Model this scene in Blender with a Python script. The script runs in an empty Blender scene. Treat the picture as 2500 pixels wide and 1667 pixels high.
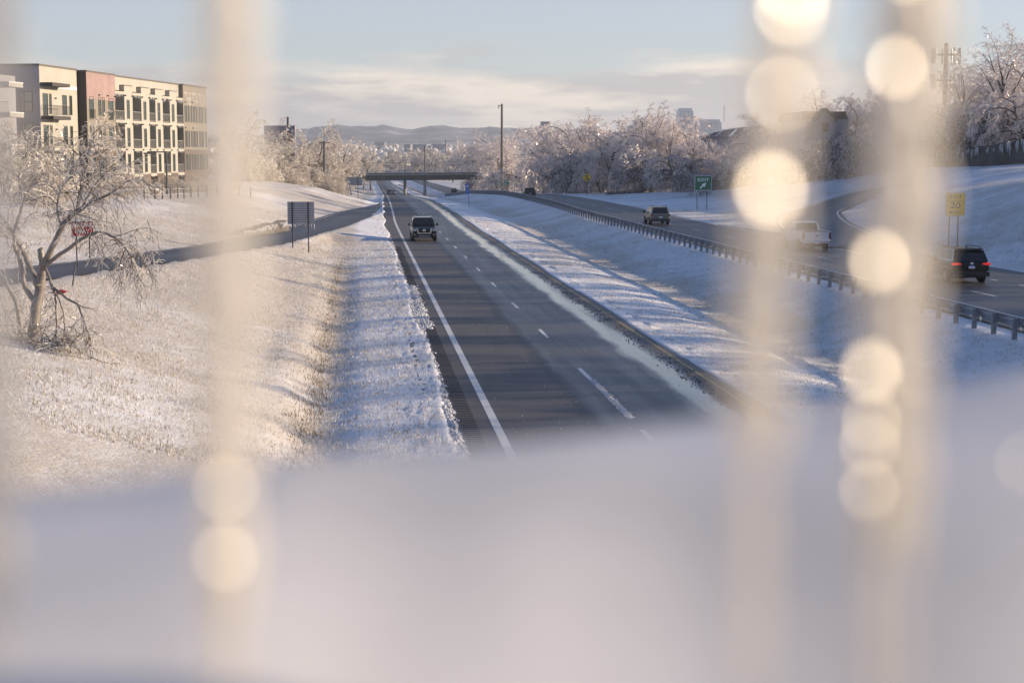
import bpy, bmesh, math, random
import numpy as np
from mathutils import Vector, Matrix

R = math.radians
random.seed(7)
rng = np.random.default_rng(7)
scene = bpy.context.scene
col = scene.collection

# ------------------------------------------------------------------ camera
F, CX, CY, HOR, CAMZ = 4013.0, 1250.0, 833.5, 378.0, 7.0
PITCH = math.atan((CY - HOR) / F)
cam_data = bpy.data.cameras.new('camera')
cam_data.sensor_width = 36.0
cam_data.lens = 36.0 * F / 2500.0
cam_data.clip_start = 0.02
cam_data.clip_end = 20000
cam_data.dof.use_dof = True
cam_data.dof.focus_distance = 95.0
cam_data.dof.aperture_fstop = cam_data.lens / 15.2
cam = bpy.data.objects.new('camera', cam_data)
cam.location = (0, 0, CAMZ)
cam.rotation_euler = (math.pi / 2 - PITCH, 0, 0)
col.objects.link(cam)
scene.camera = cam

# ------------------------------------------------------------------ sky and sun
SUN_AZ, SUN_EL = R(83), R(12.5)        # azimuth clockwise from the view direction (+Y)
TO_SUN = Vector((math.sin(SUN_AZ) * math.cos(SUN_EL), math.cos(SUN_AZ) * math.cos(SUN_EL), math.sin(SUN_EL)))
world = bpy.data.worlds.new('World')
scene.world = world
world.use_nodes = True
wt = world.node_tree
wt.nodes.clear()
wn = lambda t: wt.nodes.new(t)
wl = lambda a, b: wt.links.new(a, b)
sky = wn('ShaderNodeTexSky')
sky.sky_type = 'NISHITA'
sky.sun_disc = False
sky.sun_elevation = SUN_EL
sky.sun_rotation = SUN_AZ
sky.altitude = 100
sky.air_density = 0.9
sky.dust_density = 0.5
sky.ozone_density = 6.0
bg = wn('ShaderNodeBackground')
bg.inputs['Strength'].default_value = 0.083
out = wn('ShaderNodeOutputWorld')
geo = wn('ShaderNodeTexCoord')
sep = wn('ShaderNodeSeparateXYZ')
wl(geo.outputs['Generated'], sep.inputs[0])
mp = wn('ShaderNodeMapping')
mp.inputs['Scale'].default_value = (4, 4, 26)
wl(geo.outputs['Generated'], mp.inputs['Vector'])
nz = wn('ShaderNodeTexNoise')
nz.inputs['Scale'].default_value = 1.6
nz.inputs['Detail'].default_value = 5
nz.inputs['Roughness'].default_value = 0.55
wl(mp.outputs[0], nz.inputs['Vector'])
# cloud bank hanging over the whole horizon: its top edge is pushed up and down by the noise
edge = wn('ShaderNodeMath'); edge.operation = 'MULTIPLY_ADD'
wl(nz.outputs['Fac'], edge.inputs[0]); edge.inputs[1].default_value = -0.055
wl(sep.outputs['Z'], edge.inputs[2])
cr = wn('ShaderNodeValToRGB')
cr.color_ramp.elements[0].position = 0.019; cr.color_ramp.elements[0].color = (1, 1, 1, 1)
cr.color_ramp.elements[1].position = 0.030; cr.color_ramp.elements[1].color = (0, 0, 0, 1)
wl(edge.outputs[0], cr.inputs[0])
mp2 = wn('ShaderNodeMapping')
mp2.inputs['Scale'].default_value = (6, 6, 40)
mp2.inputs['Location'].default_value = (3.1, 1.7, 0.4)
wl(geo.outputs['Generated'], mp2.inputs['Vector'])
nz2 = wn('ShaderNodeTexNoise')
nz2.inputs['Scale'].default_value = 1.5
nz2.inputs['Detail'].default_value = 8
nz2.inputs['Roughness'].default_value = 0.6
wl(mp2.outputs[0], nz2.inputs['Vector'])
cc = wn('ShaderNodeValToRGB')       # cloud bodies grey-lilac, lit edges cream
cc.color_ramp.elements[0].position = 0.44; cc.color_ramp.elements[0].color = (3.35, 3.05, 2.98, 1)
cc.color_ramp.elements[1].position = 0.60; cc.color_ramp.elements[1].color = (6.1, 5.25, 4.35, 1)
wl(nz2.outputs['Fac'], cc.inputs[0])
wisp = wn('ShaderNodeValToRGB')     # thin wisps higher up
wisp.color_ramp.elements[0].position = 0.64; wisp.color_ramp.elements[0].color = (0, 0, 0, 1)
wisp.color_ramp.elements[1].position = 0.80; wisp.color_ramp.elements[1].color = (.15, .15, .15, 1)
wl(nz2.outputs['Fac'], wisp.inputs[0])
mxw = wn('ShaderNodeMath'); mxw.operation = 'MAXIMUM'
wl(cr.outputs[0], mxw.inputs[0]); wl(wisp.outputs[0], mxw.inputs[1])
cf = wn('ShaderNodeMath'); cf.operation = 'MULTIPLY'; cf.inputs[1].default_value = 0.85
wl(mxw.outputs[0], cf.inputs[0]); cf.operation = 'MULTIPLY_ADD'; cf.inputs[1].default_value = 0.80
veil = wn('ShaderNodeValToRGB')      # thin haze veil, denser where the sight line runs longer through the air
veil.color_ramp.elements[0].position = 0.0; veil.color_ramp.elements[0].color = (.68, .68, .68, 1)
veil.color_ramp.elements[1].position = 0.35; veil.color_ramp.elements[1].color = (.05, .05, .05, 1)
wl(sep.outputs['Z'], veil.inputs[0]); cf.operation = 'MULTIPLY'
mixv = wn('ShaderNodeMixRGB'); wl(veil.outputs[0], mixv.inputs['Fac']); wl(sky.outputs[0], mixv.inputs['Color1'])
mixv.inputs['Color2'].default_value = (4.75, 4.45, 4.0, 1)
mixc = wn('ShaderNodeMixRGB')
wl(cf.outputs[0], mixc.inputs['Fac'])
wl(mixv.outputs[0], mixc.inputs['Color1'])
wl(cc.outputs[0], mixc.inputs['Color2'])
wl(mixc.outputs[0], bg.inputs['Color'])
wl(bg.outputs[0], out.inputs[0])

sun_data = bpy.data.lights.new('sun', 'SUN')
sun_data.energy = 3.9
sun_data.angle = R(0.53)
sun_data.color = (1.0, 0.80, 0.58)
sun = bpy.data.objects.new('sun', sun_data)
sun.rotation_euler = TO_SUN.to_track_quat('Z', 'Y').to_euler()
sun.location = (60, 20, 60)
col.objects.link(sun)

scene.view_settings.view_transform = 'Standard'
scene.view_settings.look = 'None'
scene.view_settings.exposure = 1.10
scene.view_settings.gamma = 1.0
scene.view_settings.use_curve_mapping = False
scene.render.engine = 'CYCLES'
scene.cycles.use_denoising = True
scene.cycles.use_adaptive_sampling = False
scene.cycles.max_bounces = 6
scene.cycles.diffuse_bounces = 2
scene.cycles.glossy_bounces = 3
scene.cycles.transmission_bounces = 4
scene.cycles.transparent_max_bounces = 8
scene.cycles.volume_bounces = 0
scene.cycles.sample_clamp_indirect = 6

# ------------------------------------------------------------------ helpers
def px(u, v, Y):
    """point of the place at forward distance Y that the photograph shows at (u, v)"""
    a, b = (u - CX) / F, -(v - CY) / F
    cp, sp = math.cos(PITCH), math.sin(PITCH)
    t = Y / (cp + b * sp)
    return Vector((t * a, Y, CAMZ + t * (-sp + b * cp)))

def tag(o, label=None, cat=None, group=None, kind=None):
    if label: o['label'] = label
    if cat: o['category'] = cat
    if group: o['group'] = group
    if kind: o['kind'] = kind
    return o

def empty(name, loc, rotz=0.0, label=None, cat=None, group=None):
    o = bpy.data.objects.new(name, None)
    o.location = loc
    o.rotation_euler = (0, 0, rotz)
    o.empty_display_size = 0.3
    col.objects.link(o)
    return tag(o, label, cat, group)

def link(name, me, parent=None, loc=None, rot=None, scale=None):
    o = bpy.data.objects.new(name, me)
    if parent: o.parent = parent
    if loc is not None: o.location = loc
    if rot is not None: o.rotation_euler = rot
    if scale is not None: o.scale = scale
    col.objects.link(o)
    return o

class MB:
    """collects shapes into one mesh"""
    def __init__(s): s.v = []; s.f = []
    def add(s, vs, fs):
        n = len(s.v); s.v += [tuple(p) for p in vs]; s.f += [tuple(i + n for i in f) for f in fs]; return s
    def box(s, x0, x1, y0, y1, z0, z1):
        return s.add([(x0,y0,z0),(x1,y0,z0),(x1,y1,z0),(x0,y1,z0),(x0,y0,z1),(x1,y0,z1),(x1,y1,z1),(x0,y1,z1)],
                     [(0,3,2,1),(4,5,6,7),(0,1,5,4),(1,2,6,5),(2,3,7,6),(3,0,4,7)])
    def quad(s, a, b, c, d): return s.add([a, b, c, d], [(0, 1, 2, 3)])
    def poly_y(s, pts, y0, y1):
        """outline in x/z (counter-clockwise seen from -Y) pulled from y0 (front) to y1"""
        n = len(pts)
        s.add([(x, y0, z) for x, z in pts] + [(x, y1, z) for x, z in pts],
              [tuple(range(n)), tuple(range(2 * n - 1, n - 1, -1))] + [(i, i + n, (i + 1) % n + n, (i + 1) % n) for i in range(n)])
        return s
    def poly_x(s, pts, x0, x1):
        n = len(pts)
        s.add([(x0, y, z) for y, z in pts] + [(x1, y, z) for y, z in pts],
              [tuple(range(n - 1, -1, -1)), tuple(range(n, 2 * n))] + [(i, (i + 1) % n, (i + 1) % n + n, i + n) for i in range(n)])
        return s
    def tube(s, pts, rad, k=6, cap=True):
        pts = [Vector(p) for p in pts]
        n = len(pts)
        if not hasattr(rad, '__len__'): rad = [rad] * n
        base = len(s.v)
        d0 = (pts[1] - pts[0]).normalized()
        a = d0.orthogonal().normalized()
        for i, p in enumerate(pts):
            d = (pts[min(i + 1, n - 1)] - pts[max(i - 1, 0)])
            if d.length < 1e-9: d = d0
            d.normalize()
            a = (a - d * a.dot(d))
            if a.length < 1e-6: a = d.orthogonal()
            a.normalize()
            b = d.cross(a)
            for j in range(k):
                t = 2 * math.pi * j / k
                s.v.append(tuple(p + (a * math.cos(t) + b * math.sin(t)) * rad[i]))
        for i in range(n - 1):
            for j in range(k):
                q = base + i * k
                s.f.append((q + j, q + (j + 1) % k, q + k + (j + 1) % k, q + k + j))
        if cap:
            s.f.append(tuple(base + j for j in range(k - 1, -1, -1)))
            s.f.append(tuple(base + (n - 1) * k + j for j in range(k)))
        return s
    def lathe(s, prof, k=16, axis='z', c=(0, 0, 0)):
        base = len(s.v)
        for r, h in prof:
            for j in range(k):
                t = 2 * math.pi * j / k
                a, b = r * math.cos(t), r * math.sin(t)
                p = (a, b, h) if axis == 'z' else ((h, a, b) if axis == 'x' else (a, h, b))
                s.v.append((p[0] + c[0], p[1] + c[1], p[2] + c[2]))
        for i in range(len(prof) - 1):
            for j in range(k):
                q = base + i * k
                s.f.append((q + j, q + (j + 1) % k, q + k + (j + 1) % k, q + k + j))
        s.f.append(tuple(base + j for j in range(k - 1, -1, -1)))
        s.f.append(tuple(base + (len(prof) - 1) * k + j for j in range(k)))
        return s
    def icicle(s, p, ln, r, k=4):
        x, y, z = p
        return s.add([(x + r * math.cos(6.283 * j / k), y + r * math.sin(6.283 * j / k), z) for j in range(k)] + [(x, y, z - ln)],
                     [(j, k, (j + 1) % k) for j in range(k)])
    def mesh(s, name, mat=None, smooth=False, fix=True):
        me = bpy.data.meshes.new(name)
        me.from_pydata(s.v, [], s.f)
        if fix:
            bm = bmesh.new(); bm.from_mesh(me)
            bmesh.ops.recalc_face_normals(bm, faces=bm.faces)
            bm.to_mesh(me); bm.free()
        if smooth: me.polygons.foreach_set('use_smooth', [True] * len(me.polygons))
        if mat: me.materials.append(mat)
        return me
    def build(s, name, mat=None, parent=None, smooth=False, loc=None, rot=None, fix=True):
        return link(name, s.mesh(name, mat, smooth, fix), parent, loc, rot)

def grid_mesh(name, V, nr, nc, mat, uv=None, smooth=True):
    """V: (nr*nc, 3) array"""
    me = bpy.data.meshes.new(name)
    i = np.arange(nr - 1)[:, None] * nc + np.arange(nc - 1)[None, :]
    q = np.stack([i, i + 1, i + nc + 1, i + nc], -1).reshape(-1, 4)
    me.vertices.add(len(V)); me.vertices.foreach_set('co', np.asarray(V, np.float32).ravel())
    me.loops.add(q.size); me.loops.foreach_set('vertex_index', q.ravel().astype(np.int32))
    me.polygons.add(len(q)); me.polygons.foreach_set('loop_start', np.arange(0, q.size, 4, dtype=np.int32))
    if smooth: me.polygons.foreach_set('use_smooth', np.ones(len(q), bool))
    if uv is not None:
        l = me.uv_layers.new(name='UVMap')
        l.data.foreach_set('uv', np.asarray(uv, np.float32)[q.ravel()].ravel())
    me.update(calc_edges=True); me.validate()
    if mat: me.materials.append(mat)
    return me

def tri_mesh(name, V, T, mat, smooth=False):
    me = bpy.data.meshes.new(name)
    T = np.asarray(T)
    k = T.shape[1]
    me.vertices.add(len(V)); me.vertices.foreach_set('co', np.asarray(V, np.float32).ravel())
    me.loops.add(T.size); me.loops.foreach_set('vertex_index', T.ravel().astype(np.int32))
    me.polygons.add(len(T)); me.polygons.foreach_set('loop_start', np.arange(0, T.size, k, dtype=np.int32))
    if smooth: me.polygons.foreach_set('use_smooth', np.ones(len(T), bool))
    me.update(calc_edges=True)
    if mat: me.materials.append(mat)
    return me

# ------------------------------------------------------------------ materials
def nodes(name):
    m = bpy.data.materials.new(name); m.use_nodes = True
    nt = m.node_tree
    return m, nt, nt.nodes['Principled BSDF'], nt.nodes['Material Output']

def mat(name, color, rough=0.6, metal=0.0, var=0.0, scale=3.0, bump=0.0, bscale=20.0, spec=None, emit=None, coords='Object'):
    m, nt, b, o = nodes(name)
    b.inputs['Base Color'].default_value = (*color, 1)
    b.inputs['Roughness'].default_value = rough
    b.inputs['Metallic'].default_value = metal
    if spec is not None: b.inputs['Specular IOR Level'].default_value = spec
    if emit:
        b.inputs['Emission Color'].default_value = (*emit[0], 1)
        b.inputs['Emission Strength'].default_value = emit[1]
    tc = nt.nodes.new('ShaderNodeTexCoord')
    if var > 0:
        n = nt.nodes.new('ShaderNodeTexNoise'); n.inputs['Scale'].default_value = scale
        n.inputs['Detail'].default_value = 5
        nt.links.new(tc.outputs[coords], n.inputs['Vector'])
        r = nt.nodes.new('ShaderNodeMapRange')
        r.inputs['From Min'].default_value = 0.3; r.inputs['From Max'].default_value = 0.7
        r.inputs['To Min'].default_value = 1 - var; r.inputs['To Max'].default_value = 1 + var
        nt.links.new(n.outputs['Fac'], r.inputs['Value'])
        mx = nt.nodes.new('ShaderNodeVectorMath'); mx.operation = 'SCALE'
        mx.inputs[0].default_value = color
        nt.links.new(r.outputs[0], mx.inputs['Scale'])
        nt.links.new(mx.outputs[0], b.inputs['Base Color'])
    if bump > 0:
        n2 = nt.nodes.new('ShaderNodeTexNoise'); n2.inputs['Scale'].default_value = bscale; n2.inputs['Detail'].default_value = 4
        nt.links.new(tc.outputs[coords], n2.inputs['Vector'])
        bp = nt.nodes.new('ShaderNodeBump'); bp.inputs['Strength'].default_value = bump; bp.inputs['Distance'].default_value = 0.05
        nt.links.new(n2.outputs['Fac'], bp.inputs['Height'])
        nt.links.new(bp.outputs[0], b.inputs['Normal'])
    return m

def ramp(nt, src, stops):
    r = nt.nodes.new('ShaderNodeValToRGB')
    e = r.color_ramp.elements
    while len(e) < len(stops): e.new(0.5)
    for i, (p, c) in enumerate(stops):
        e[i].position = p
        e[i].color = (*c, 1) if hasattr(c, '__len__') else (c, c, c, 1)
    nt.links.new(src, r.inputs[0])
    return r.outputs[0]

def noise(nt, vec, scale, detail=5, rough=0.55, mapping=None):
    if mapping:
        m = nt.nodes.new('ShaderNodeMapping'); m.inputs['Scale'].default_value = mapping
        nt.links.new(vec, m.inputs['Vector']); vec = m.outputs[0]
    n = nt.nodes.new('ShaderNodeTexNoise')
    n.inputs['Scale'].default_value = scale; n.inputs['Detail'].default_value = detail; n.inputs['Roughness'].default_value = rough
    nt.links.new(vec, n.inputs['Vector'])
    return n.outputs['Fac']

def mixrgb(nt, fac, a, b, mode='MIX'):
    m = nt.nodes.new('ShaderNodeMixRGB'); m.blend_type = mode
    for s, i in ((fac, 'Fac'), (a, 'Color1'), (b, 'Color2')):
        if hasattr(s, 'is_linked') or hasattr(s, 'links'): nt.links.new(s, m.inputs[i])
        elif hasattr(s, '__len__'): m.inputs[i].default_value = (*s, 1)
        else: m.inputs[i].default_value = s
    return m.outputs[0]

def mathn(nt, op, a, b=None):
    m = nt.nodes.new('ShaderNodeMath'); m.operation = op
    for s, i in ((a, 0), (b, 1)):
        if s is None: continue
        if hasattr(s, 'links'): nt.links.new(s, m.inputs[i])
        else: m.inputs[i].default_value = s
    return m.outputs[0]

def snow_material(name, grass=0.5, scale=1.0, attr=False):
    m, nt, b, o = nodes(name)
    tc = nt.nodes.new('ShaderNodeTexCoord').outputs['Object']
    big = noise(nt, tc, 0.12 * scale, 4)
    mid = noise(nt, tc, 1.3 * scale, 6, 0.65)
    fine = noise(nt, tc, 9 * scale, 5, 0.7)
    f = mathn(nt, 'ADD', mathn(nt, 'MULTIPLY', big, 0.5), mathn(nt, 'ADD', mathn(nt, 'MULTIPLY', mid, 0.3), mathn(nt, 'MULTIPLY', fine, 0.45)))
    if attr:
        at = nt.nodes.new('ShaderNodeAttribute'); at.attribute_name = 'grass'
        f = mathn(nt, 'ADD', f, mathn(nt, 'MULTIPLY', mathn(nt, 'SUBTRACT', at.outputs['Fac'], 0.5), 0.27))
    fac = ramp(nt, f, [(0.58 - 0.04 * grass, 0.0), (0.75, 0.80 * grass)])
    straw = mixrgb(nt, fine, (0.33, 0.25, 0.15), (0.50, 0.41, 0.29))
    c = mixrgb(nt, fac, (0.82, 0.81, 0.81), straw)
    nt.links.new(c, b.inputs['Base Color'])
    b.inputs['Roughness'].default_value = 0.55
    b.inputs['Specular IOR Level'].default_value = 0.35
    bp = nt.nodes.new('ShaderNodeBump'); bp.inputs['Strength'].default_value = 0.65; bp.inputs['Distance'].default_value = 0.06
    h = mathn(nt, 'ADD', mathn(nt, 'MULTIPLY', mid, 1.2), fine)
    nt.links.new(h, bp.inputs['Height']); nt.links.new(bp.outputs[0], b.inputs['Normal'])
    return m

def asphalt_material(name, wet, shade=1.0, seam=0):
    """wet: list of (lateral position in metres / 10, wetness); UV.x carries metres across the road, UV.y metres along it"""
    m, nt, b, o = nodes(name)
    uv = nt.nodes.new('ShaderNodeUVMap').outputs[0]
    sp = nt.nodes.new('ShaderNodeSeparateXYZ'); nt.links.new(uv, sp.inputs[0])
    tc = nt.nodes.new('ShaderNodeTexCoord').outputs['Object']
    streak = noise(nt, uv, 1.0, 5, 0.6, (1.6, 0.06, 1))
    blot = noise(nt, uv, 1.0, 6, 0.6, (0.5, 0.16, 1))
    grit = noise(nt, tc, 45, 3, 0.7)
    lat = mathn(nt, 'ADD', mathn(nt, 'MULTIPLY', sp.outputs['X'], 0.1), mathn(nt, 'MULTIPLY', mathn(nt, 'SUBTRACT', blot, 0.5), 0.10))
    w0 = ramp(nt, lat, [(p, v) for p, v in wet])
    w = mathn(nt, 'MULTIPLY', w0, mathn(nt, 'ADD', 0.50, mathn(nt, 'MULTIPLY', streak, 1.1)))
    wc = nt.nodes.new('ShaderNodeClamp'); nt.links.new(w, wc.inputs[0]); w = wc.outputs[0]
    dry = mixrgb(nt, streak, [c_ * shade for c_ in (0.080, 0.074, 0.071)], [c_ * shade for c_ in (0.128, 0.117, 0.110)])
    b.inputs['Specular IOR Level'].default_value = 0.5
    wetc = mixrgb(nt, streak, (0.030, 0.032, 0.038), (0.050, 0.053, 0.060))
    c = mixrgb(nt, w, dry, wetc)
    if seam:      # sealed joint and oily wheel band between the lanes
        sm = ramp(nt, lat, [(seam - .035, 1.0), (seam - .012, .55), (seam + .012, .55), (seam + .03, 1.0)])
        c = mixrgb(nt, 0.9, c, sm, 'MULTIPLY')
    crack = ramp(nt, noise(nt, uv, 1.0, 3, .5, (.35, .9, 1)), [(.485, 1.0), (.5, .62), (.515, 1.0)])
    c = mixrgb(nt, 0.5, c, crack, 'MULTIPLY')
    c = mixrgb(nt, 0.35, c, mixrgb(nt, grit, (0.35, 0.35, 0.35), (1.6, 1.6, 1.6)), 'MULTIPLY')
    nt.links.new(c, b.inputs['Base Color'])
    r = nt.nodes.new('ShaderNodeMapRange'); r.inputs['To Min'].default_value = 0.72; r.inputs['To Max'].default_value = 0.07
    nt.links.new(w, r.inputs['Value']); nt.links.new(r.outputs[0], b.inputs['Roughness'])
    bp = nt.nodes.new('ShaderNodeBump'); bp.inputs['Strength'].default_value = 0.12; bp.inputs['Distance'].default_value = 0.006
    nt.links.new(grit, bp.inputs['Height']); nt.links.new(bp.outputs[0], b.inputs['Normal'])
    return m

def ice_material(name, c_ice, c_bark, share, transl=0.35, rough=0.25):
    """frozen twigs: most islands clear-white ice, some bare bark"""
    m, nt, b, o = nodes(name)
    g = nt.nodes.new('ShaderNodeNewGeometry')
    fac = ramp(nt, g.outputs['Random Per Island'], [(share - 0.05, 0.0), (share + 0.05, 1.0)])
    c = mixrgb(nt, fac, c_ice, c_bark)
    nt.links.new(c, b.inputs['Base Color'])
    b.inputs['Roughness'].default_value = rough
    b.inputs['Specular IOR Level'].default_value = 0.6
    t = nt.nodes.new('ShaderNodeBsdfTranslucent'); nt.links.new(c, t.inputs['Color'])
    ms = nt.nodes.new('ShaderNodeMixShader'); ms.inputs[0].default_value = transl
    nt.links.new(b.outputs[0], ms.inputs[1]); nt.links.new(t.outputs[0], ms.inputs[2]); nt.links.new(ms.outputs[0], o.inputs[0])
    return m

M = dict(
    snow=snow_material('snow_over_grass', 0.85, 1.0, True),
    snow_clean=snow_material('clean_snow', 0.15, 2.0),
    asphalt_l=asphalt_material('asphalt_half_wet', [(0.0, 0.05), (0.24, 0.12), (0.29, 0.42), (0.56, 0.40), (0.615, 1.0), (0.655, 0.9), (0.71, 0.2)], 1.0, 0.27),
    asphalt_r=asphalt_material('asphalt_damp', [(0.0, 0.30), (0.5, 0.34), (1.0, 0.28)], 0.72),
    asphalt_ramp=asphalt_material('asphalt_dry_dark', [(0.0, 0.15), (0.3, 0.35), (0.6, 0.1)], 0.66),
    paint=mat('white_road_paint', (0.62, 0.62, 0.60), 0.55, var=0.12, scale=2.0),
    yellow=mat('yellow_road_paint', (0.33, 0.25, 0.11), 0.6, var=0.25, scale=1.0),
    steel=mat('galvanised_steel', (0.30, 0.32, 0.34), 0.5, 0.6, var=0.15, scale=2),
    steel_dark=mat('weathered_steel_post', (0.075, 0.078, 0.08), 0.6, 0.3, var=0.2, scale=5),
    alu=mat('aluminium_sign_back', (0.42, 0.42, 0.44), 0.55, 0.4, var=0.1, scale=2),
    wood=mat('grey_timber', (0.14, 0.125, 0.11), 0.8, var=0.25, scale=4),
    bark=mat('dark_bark', (0.07, 0.052, 0.042), 0.8, var=0.3, scale=6, bump=0.5, bscale=12),
    bark_ice=mat('iced_bark', (0.21, 0.18, 0.155), 0.35, var=0.35, scale=5, bump=0.4, bscale=14),
    twig=ice_material('ice_coated_twigs', (0.93, 0.85, 0.80), (0.14, 0.10, 0.08), 0.88, 0.35, 0.2),
    twig_left=ice_material('frosted_pale_twigs', (0.88, 0.81, 0.71), (0.24, 0.18, 0.135), 0.82, 0.35),
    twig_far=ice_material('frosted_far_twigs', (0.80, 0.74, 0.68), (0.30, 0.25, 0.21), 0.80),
    twig_low=ice_material('shaded_brush_twigs', (0.66, 0.61, 0.60), (0.11, 0.08, 0.065), 0.55, 0.15),  # duller, barer twig tones: shade low in the thicket put into the colour
    twig_near=ice_material('broken_tree_twigs', (0.80, 0.75, 0.69), (0.13, 0.095, 0.075), 0.66, 0.30),
    ice=ice_material('clear_ice', (0.80, 0.80, 0.80), (0.7, 0.7, 0.7), 0.9, 0.5),
    grass=ice_material('frosted_grass_blades', (0.74, 0.72, 0.70), (0.36, 0.28, 0.17), 0.55, 0.3, 0.65),
    tuft=ice_material('dead_ditch_grass', (0.62, 0.58, 0.53), (0.20, 0.145, 0.08), 0.35, 0.25, 0.65),
    rock=mat('dark_wet_rock', (0.075, 0.065, 0.058), 0.7, var=0.5, scale=0.8, bump=0.9, bscale=3),
    concrete=mat('bridge_concrete', (0.30, 0.29, 0.275), 0.8, var=0.2, scale=0.5, bump=0.2, bscale=5),
    girder=mat('dark_green_girder', (0.035, 0.045, 0.038), 0.5, 0.2, var=0.2, scale=0.3),
    black=mat('black_trim', (0.012, 0.012, 0.013), 0.45),
    rubber=mat('tyre_rubber', (0.018, 0.018, 0.018), 0.85, var=0.3, scale=8),
    glass=mat('dark_window_glass', (0.012, 0.015, 0.018), 0.06, spec=0.6),
    chrome=mat('chrome_trim', (0.72, 0.74, 0.78), 0.15, 1.0),
    alloy=mat('alloy_wheel', (0.36, 0.36, 0.38), 0.35, 0.8),
    red_lens=mat('red_tail_lens', (0.22, 0.008, 0.010), 0.2),
    red_lit=mat('lit_tail_lamp', (0.5, 0.01, 0.01), 0.2, emit=((1.0, 0.05, 0.04), 0.22)),
    headlamp=mat('headlamp_lens', (0.75, 0.76, 0.78), 0.1, 0.6),
    green_sign=mat('green_sign_sheet', (0.004, 0.135, 0.058), 0.35, var=0.06, scale=3),
    white_sign=mat('white_sign_sheet', (0.80, 0.80, 0.78), 0.35),
    yellow_sign=mat('yellow_sign_sheet', (0.78, 0.47, 0.012), 0.35, var=0.05, scale=3),
    black_sign=mat('black_sign_print', (0.02, 0.02, 0.02), 0.5),
    blue_sign=mat('blue_sign_sheet', (0.020, 0.12, 0.50), 0.35),
    red_sign=mat('red_sign_sheet', (0.36, 0.010, 0.012), 0.35, var=0.1, scale=4),
)

# ------------------------------------------------------------------ lie of the land
_ty = np.arange(-150.0, 6001.0, 1.0)
def table(pts, smooth=24):
    p = np.array(pts, float)
    z = np.interp(_ty, p[:, 0], p[:, 1])
    k = np.hanning(2 * smooth + 1); k /= k.sum()
    zz = np.convolve(np.pad(z, smooth, mode='reflect', reflect_type='odd'), k, mode='valid')
    return lambda y: np.interp(y, _ty, zz)
XE = table([(-150, 17.15), (170, -12.07), (250, -18.4), (285, -21.2), (545, -41.3), (800, -64), (1100, -91), (6000, -530)])   # outer edge line of the oncoming carriageway
Z0 = table([(-150, 0), (200, 0), (285, -.84), (400, -3.2), (545, -6.2), (900, -8.5), (1150, -8), (1400, -2), (2000, 9), (3000, 17), (3600, 23), (6000, 23)])
RO = table([(-150, .7), (170, .7), (250, 1.1), (400, 1.0), (560, .4), (6000, 0)])            # lift of the other carriageway
XR = table([(-150, -22.5), (0, -21.5), (55, -20.7), (74, -20.3), (86, -19.8), (113, -18.3), (153, -18.0), (209, -18.5), (270, -21.5), (6000, -400)], 8)
ZRAMP = table([(-150, 8.0), (0, 4.6), (64, 2.2), (86, 1.5), (113, .9), (153, .4), (209, .03), (270, -.5), (6000, -10)], 10)
ZL = table([(-150, 7), (0, 5.4), (60, 4.3), (120, 3.4), (165, 3.4), (225, 3.3), (320, 2.0), (560, -1.5), (900, -7), (1150, -7), (1400, -1), (2000, 10), (3000, 18), (3600, 24), (6000, 24)])
ZRT = table([(-150, 9), (0, 8), (100, 6.5), (200, 6.5), (300, 5.2), (400, 3), (560, -1.5), (900, -6), (1150, -6), (1400, -1), (2000, 10), (3000, 18), (3600, 24), (6000, 24)])
REDGE = table([(-150, 32.5), (112, 32.5), (150, 29.0), (6000, 29.0)], 6)
def sn(x, y):
    return (.5 * np.sin(.31 * x + 1.7 * np.sin(.13 * y)) + .5 * np.sin(.23 * y + 1.3 * np.sin(.29 * x + 1)) + .35 * np.sin(.9 * x + .7 * y) * np.sin(.61 * y - .4 * x + 2))
def edge_wobble(y, ph=0.0):
    return .05 * np.sin(1.1 * y + ph) * np.sin(.7 * y + 1) + .13 * np.sin(.21 * y + 2 + ph) + .02 * np.sin(2.9 * y + ph)

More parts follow.
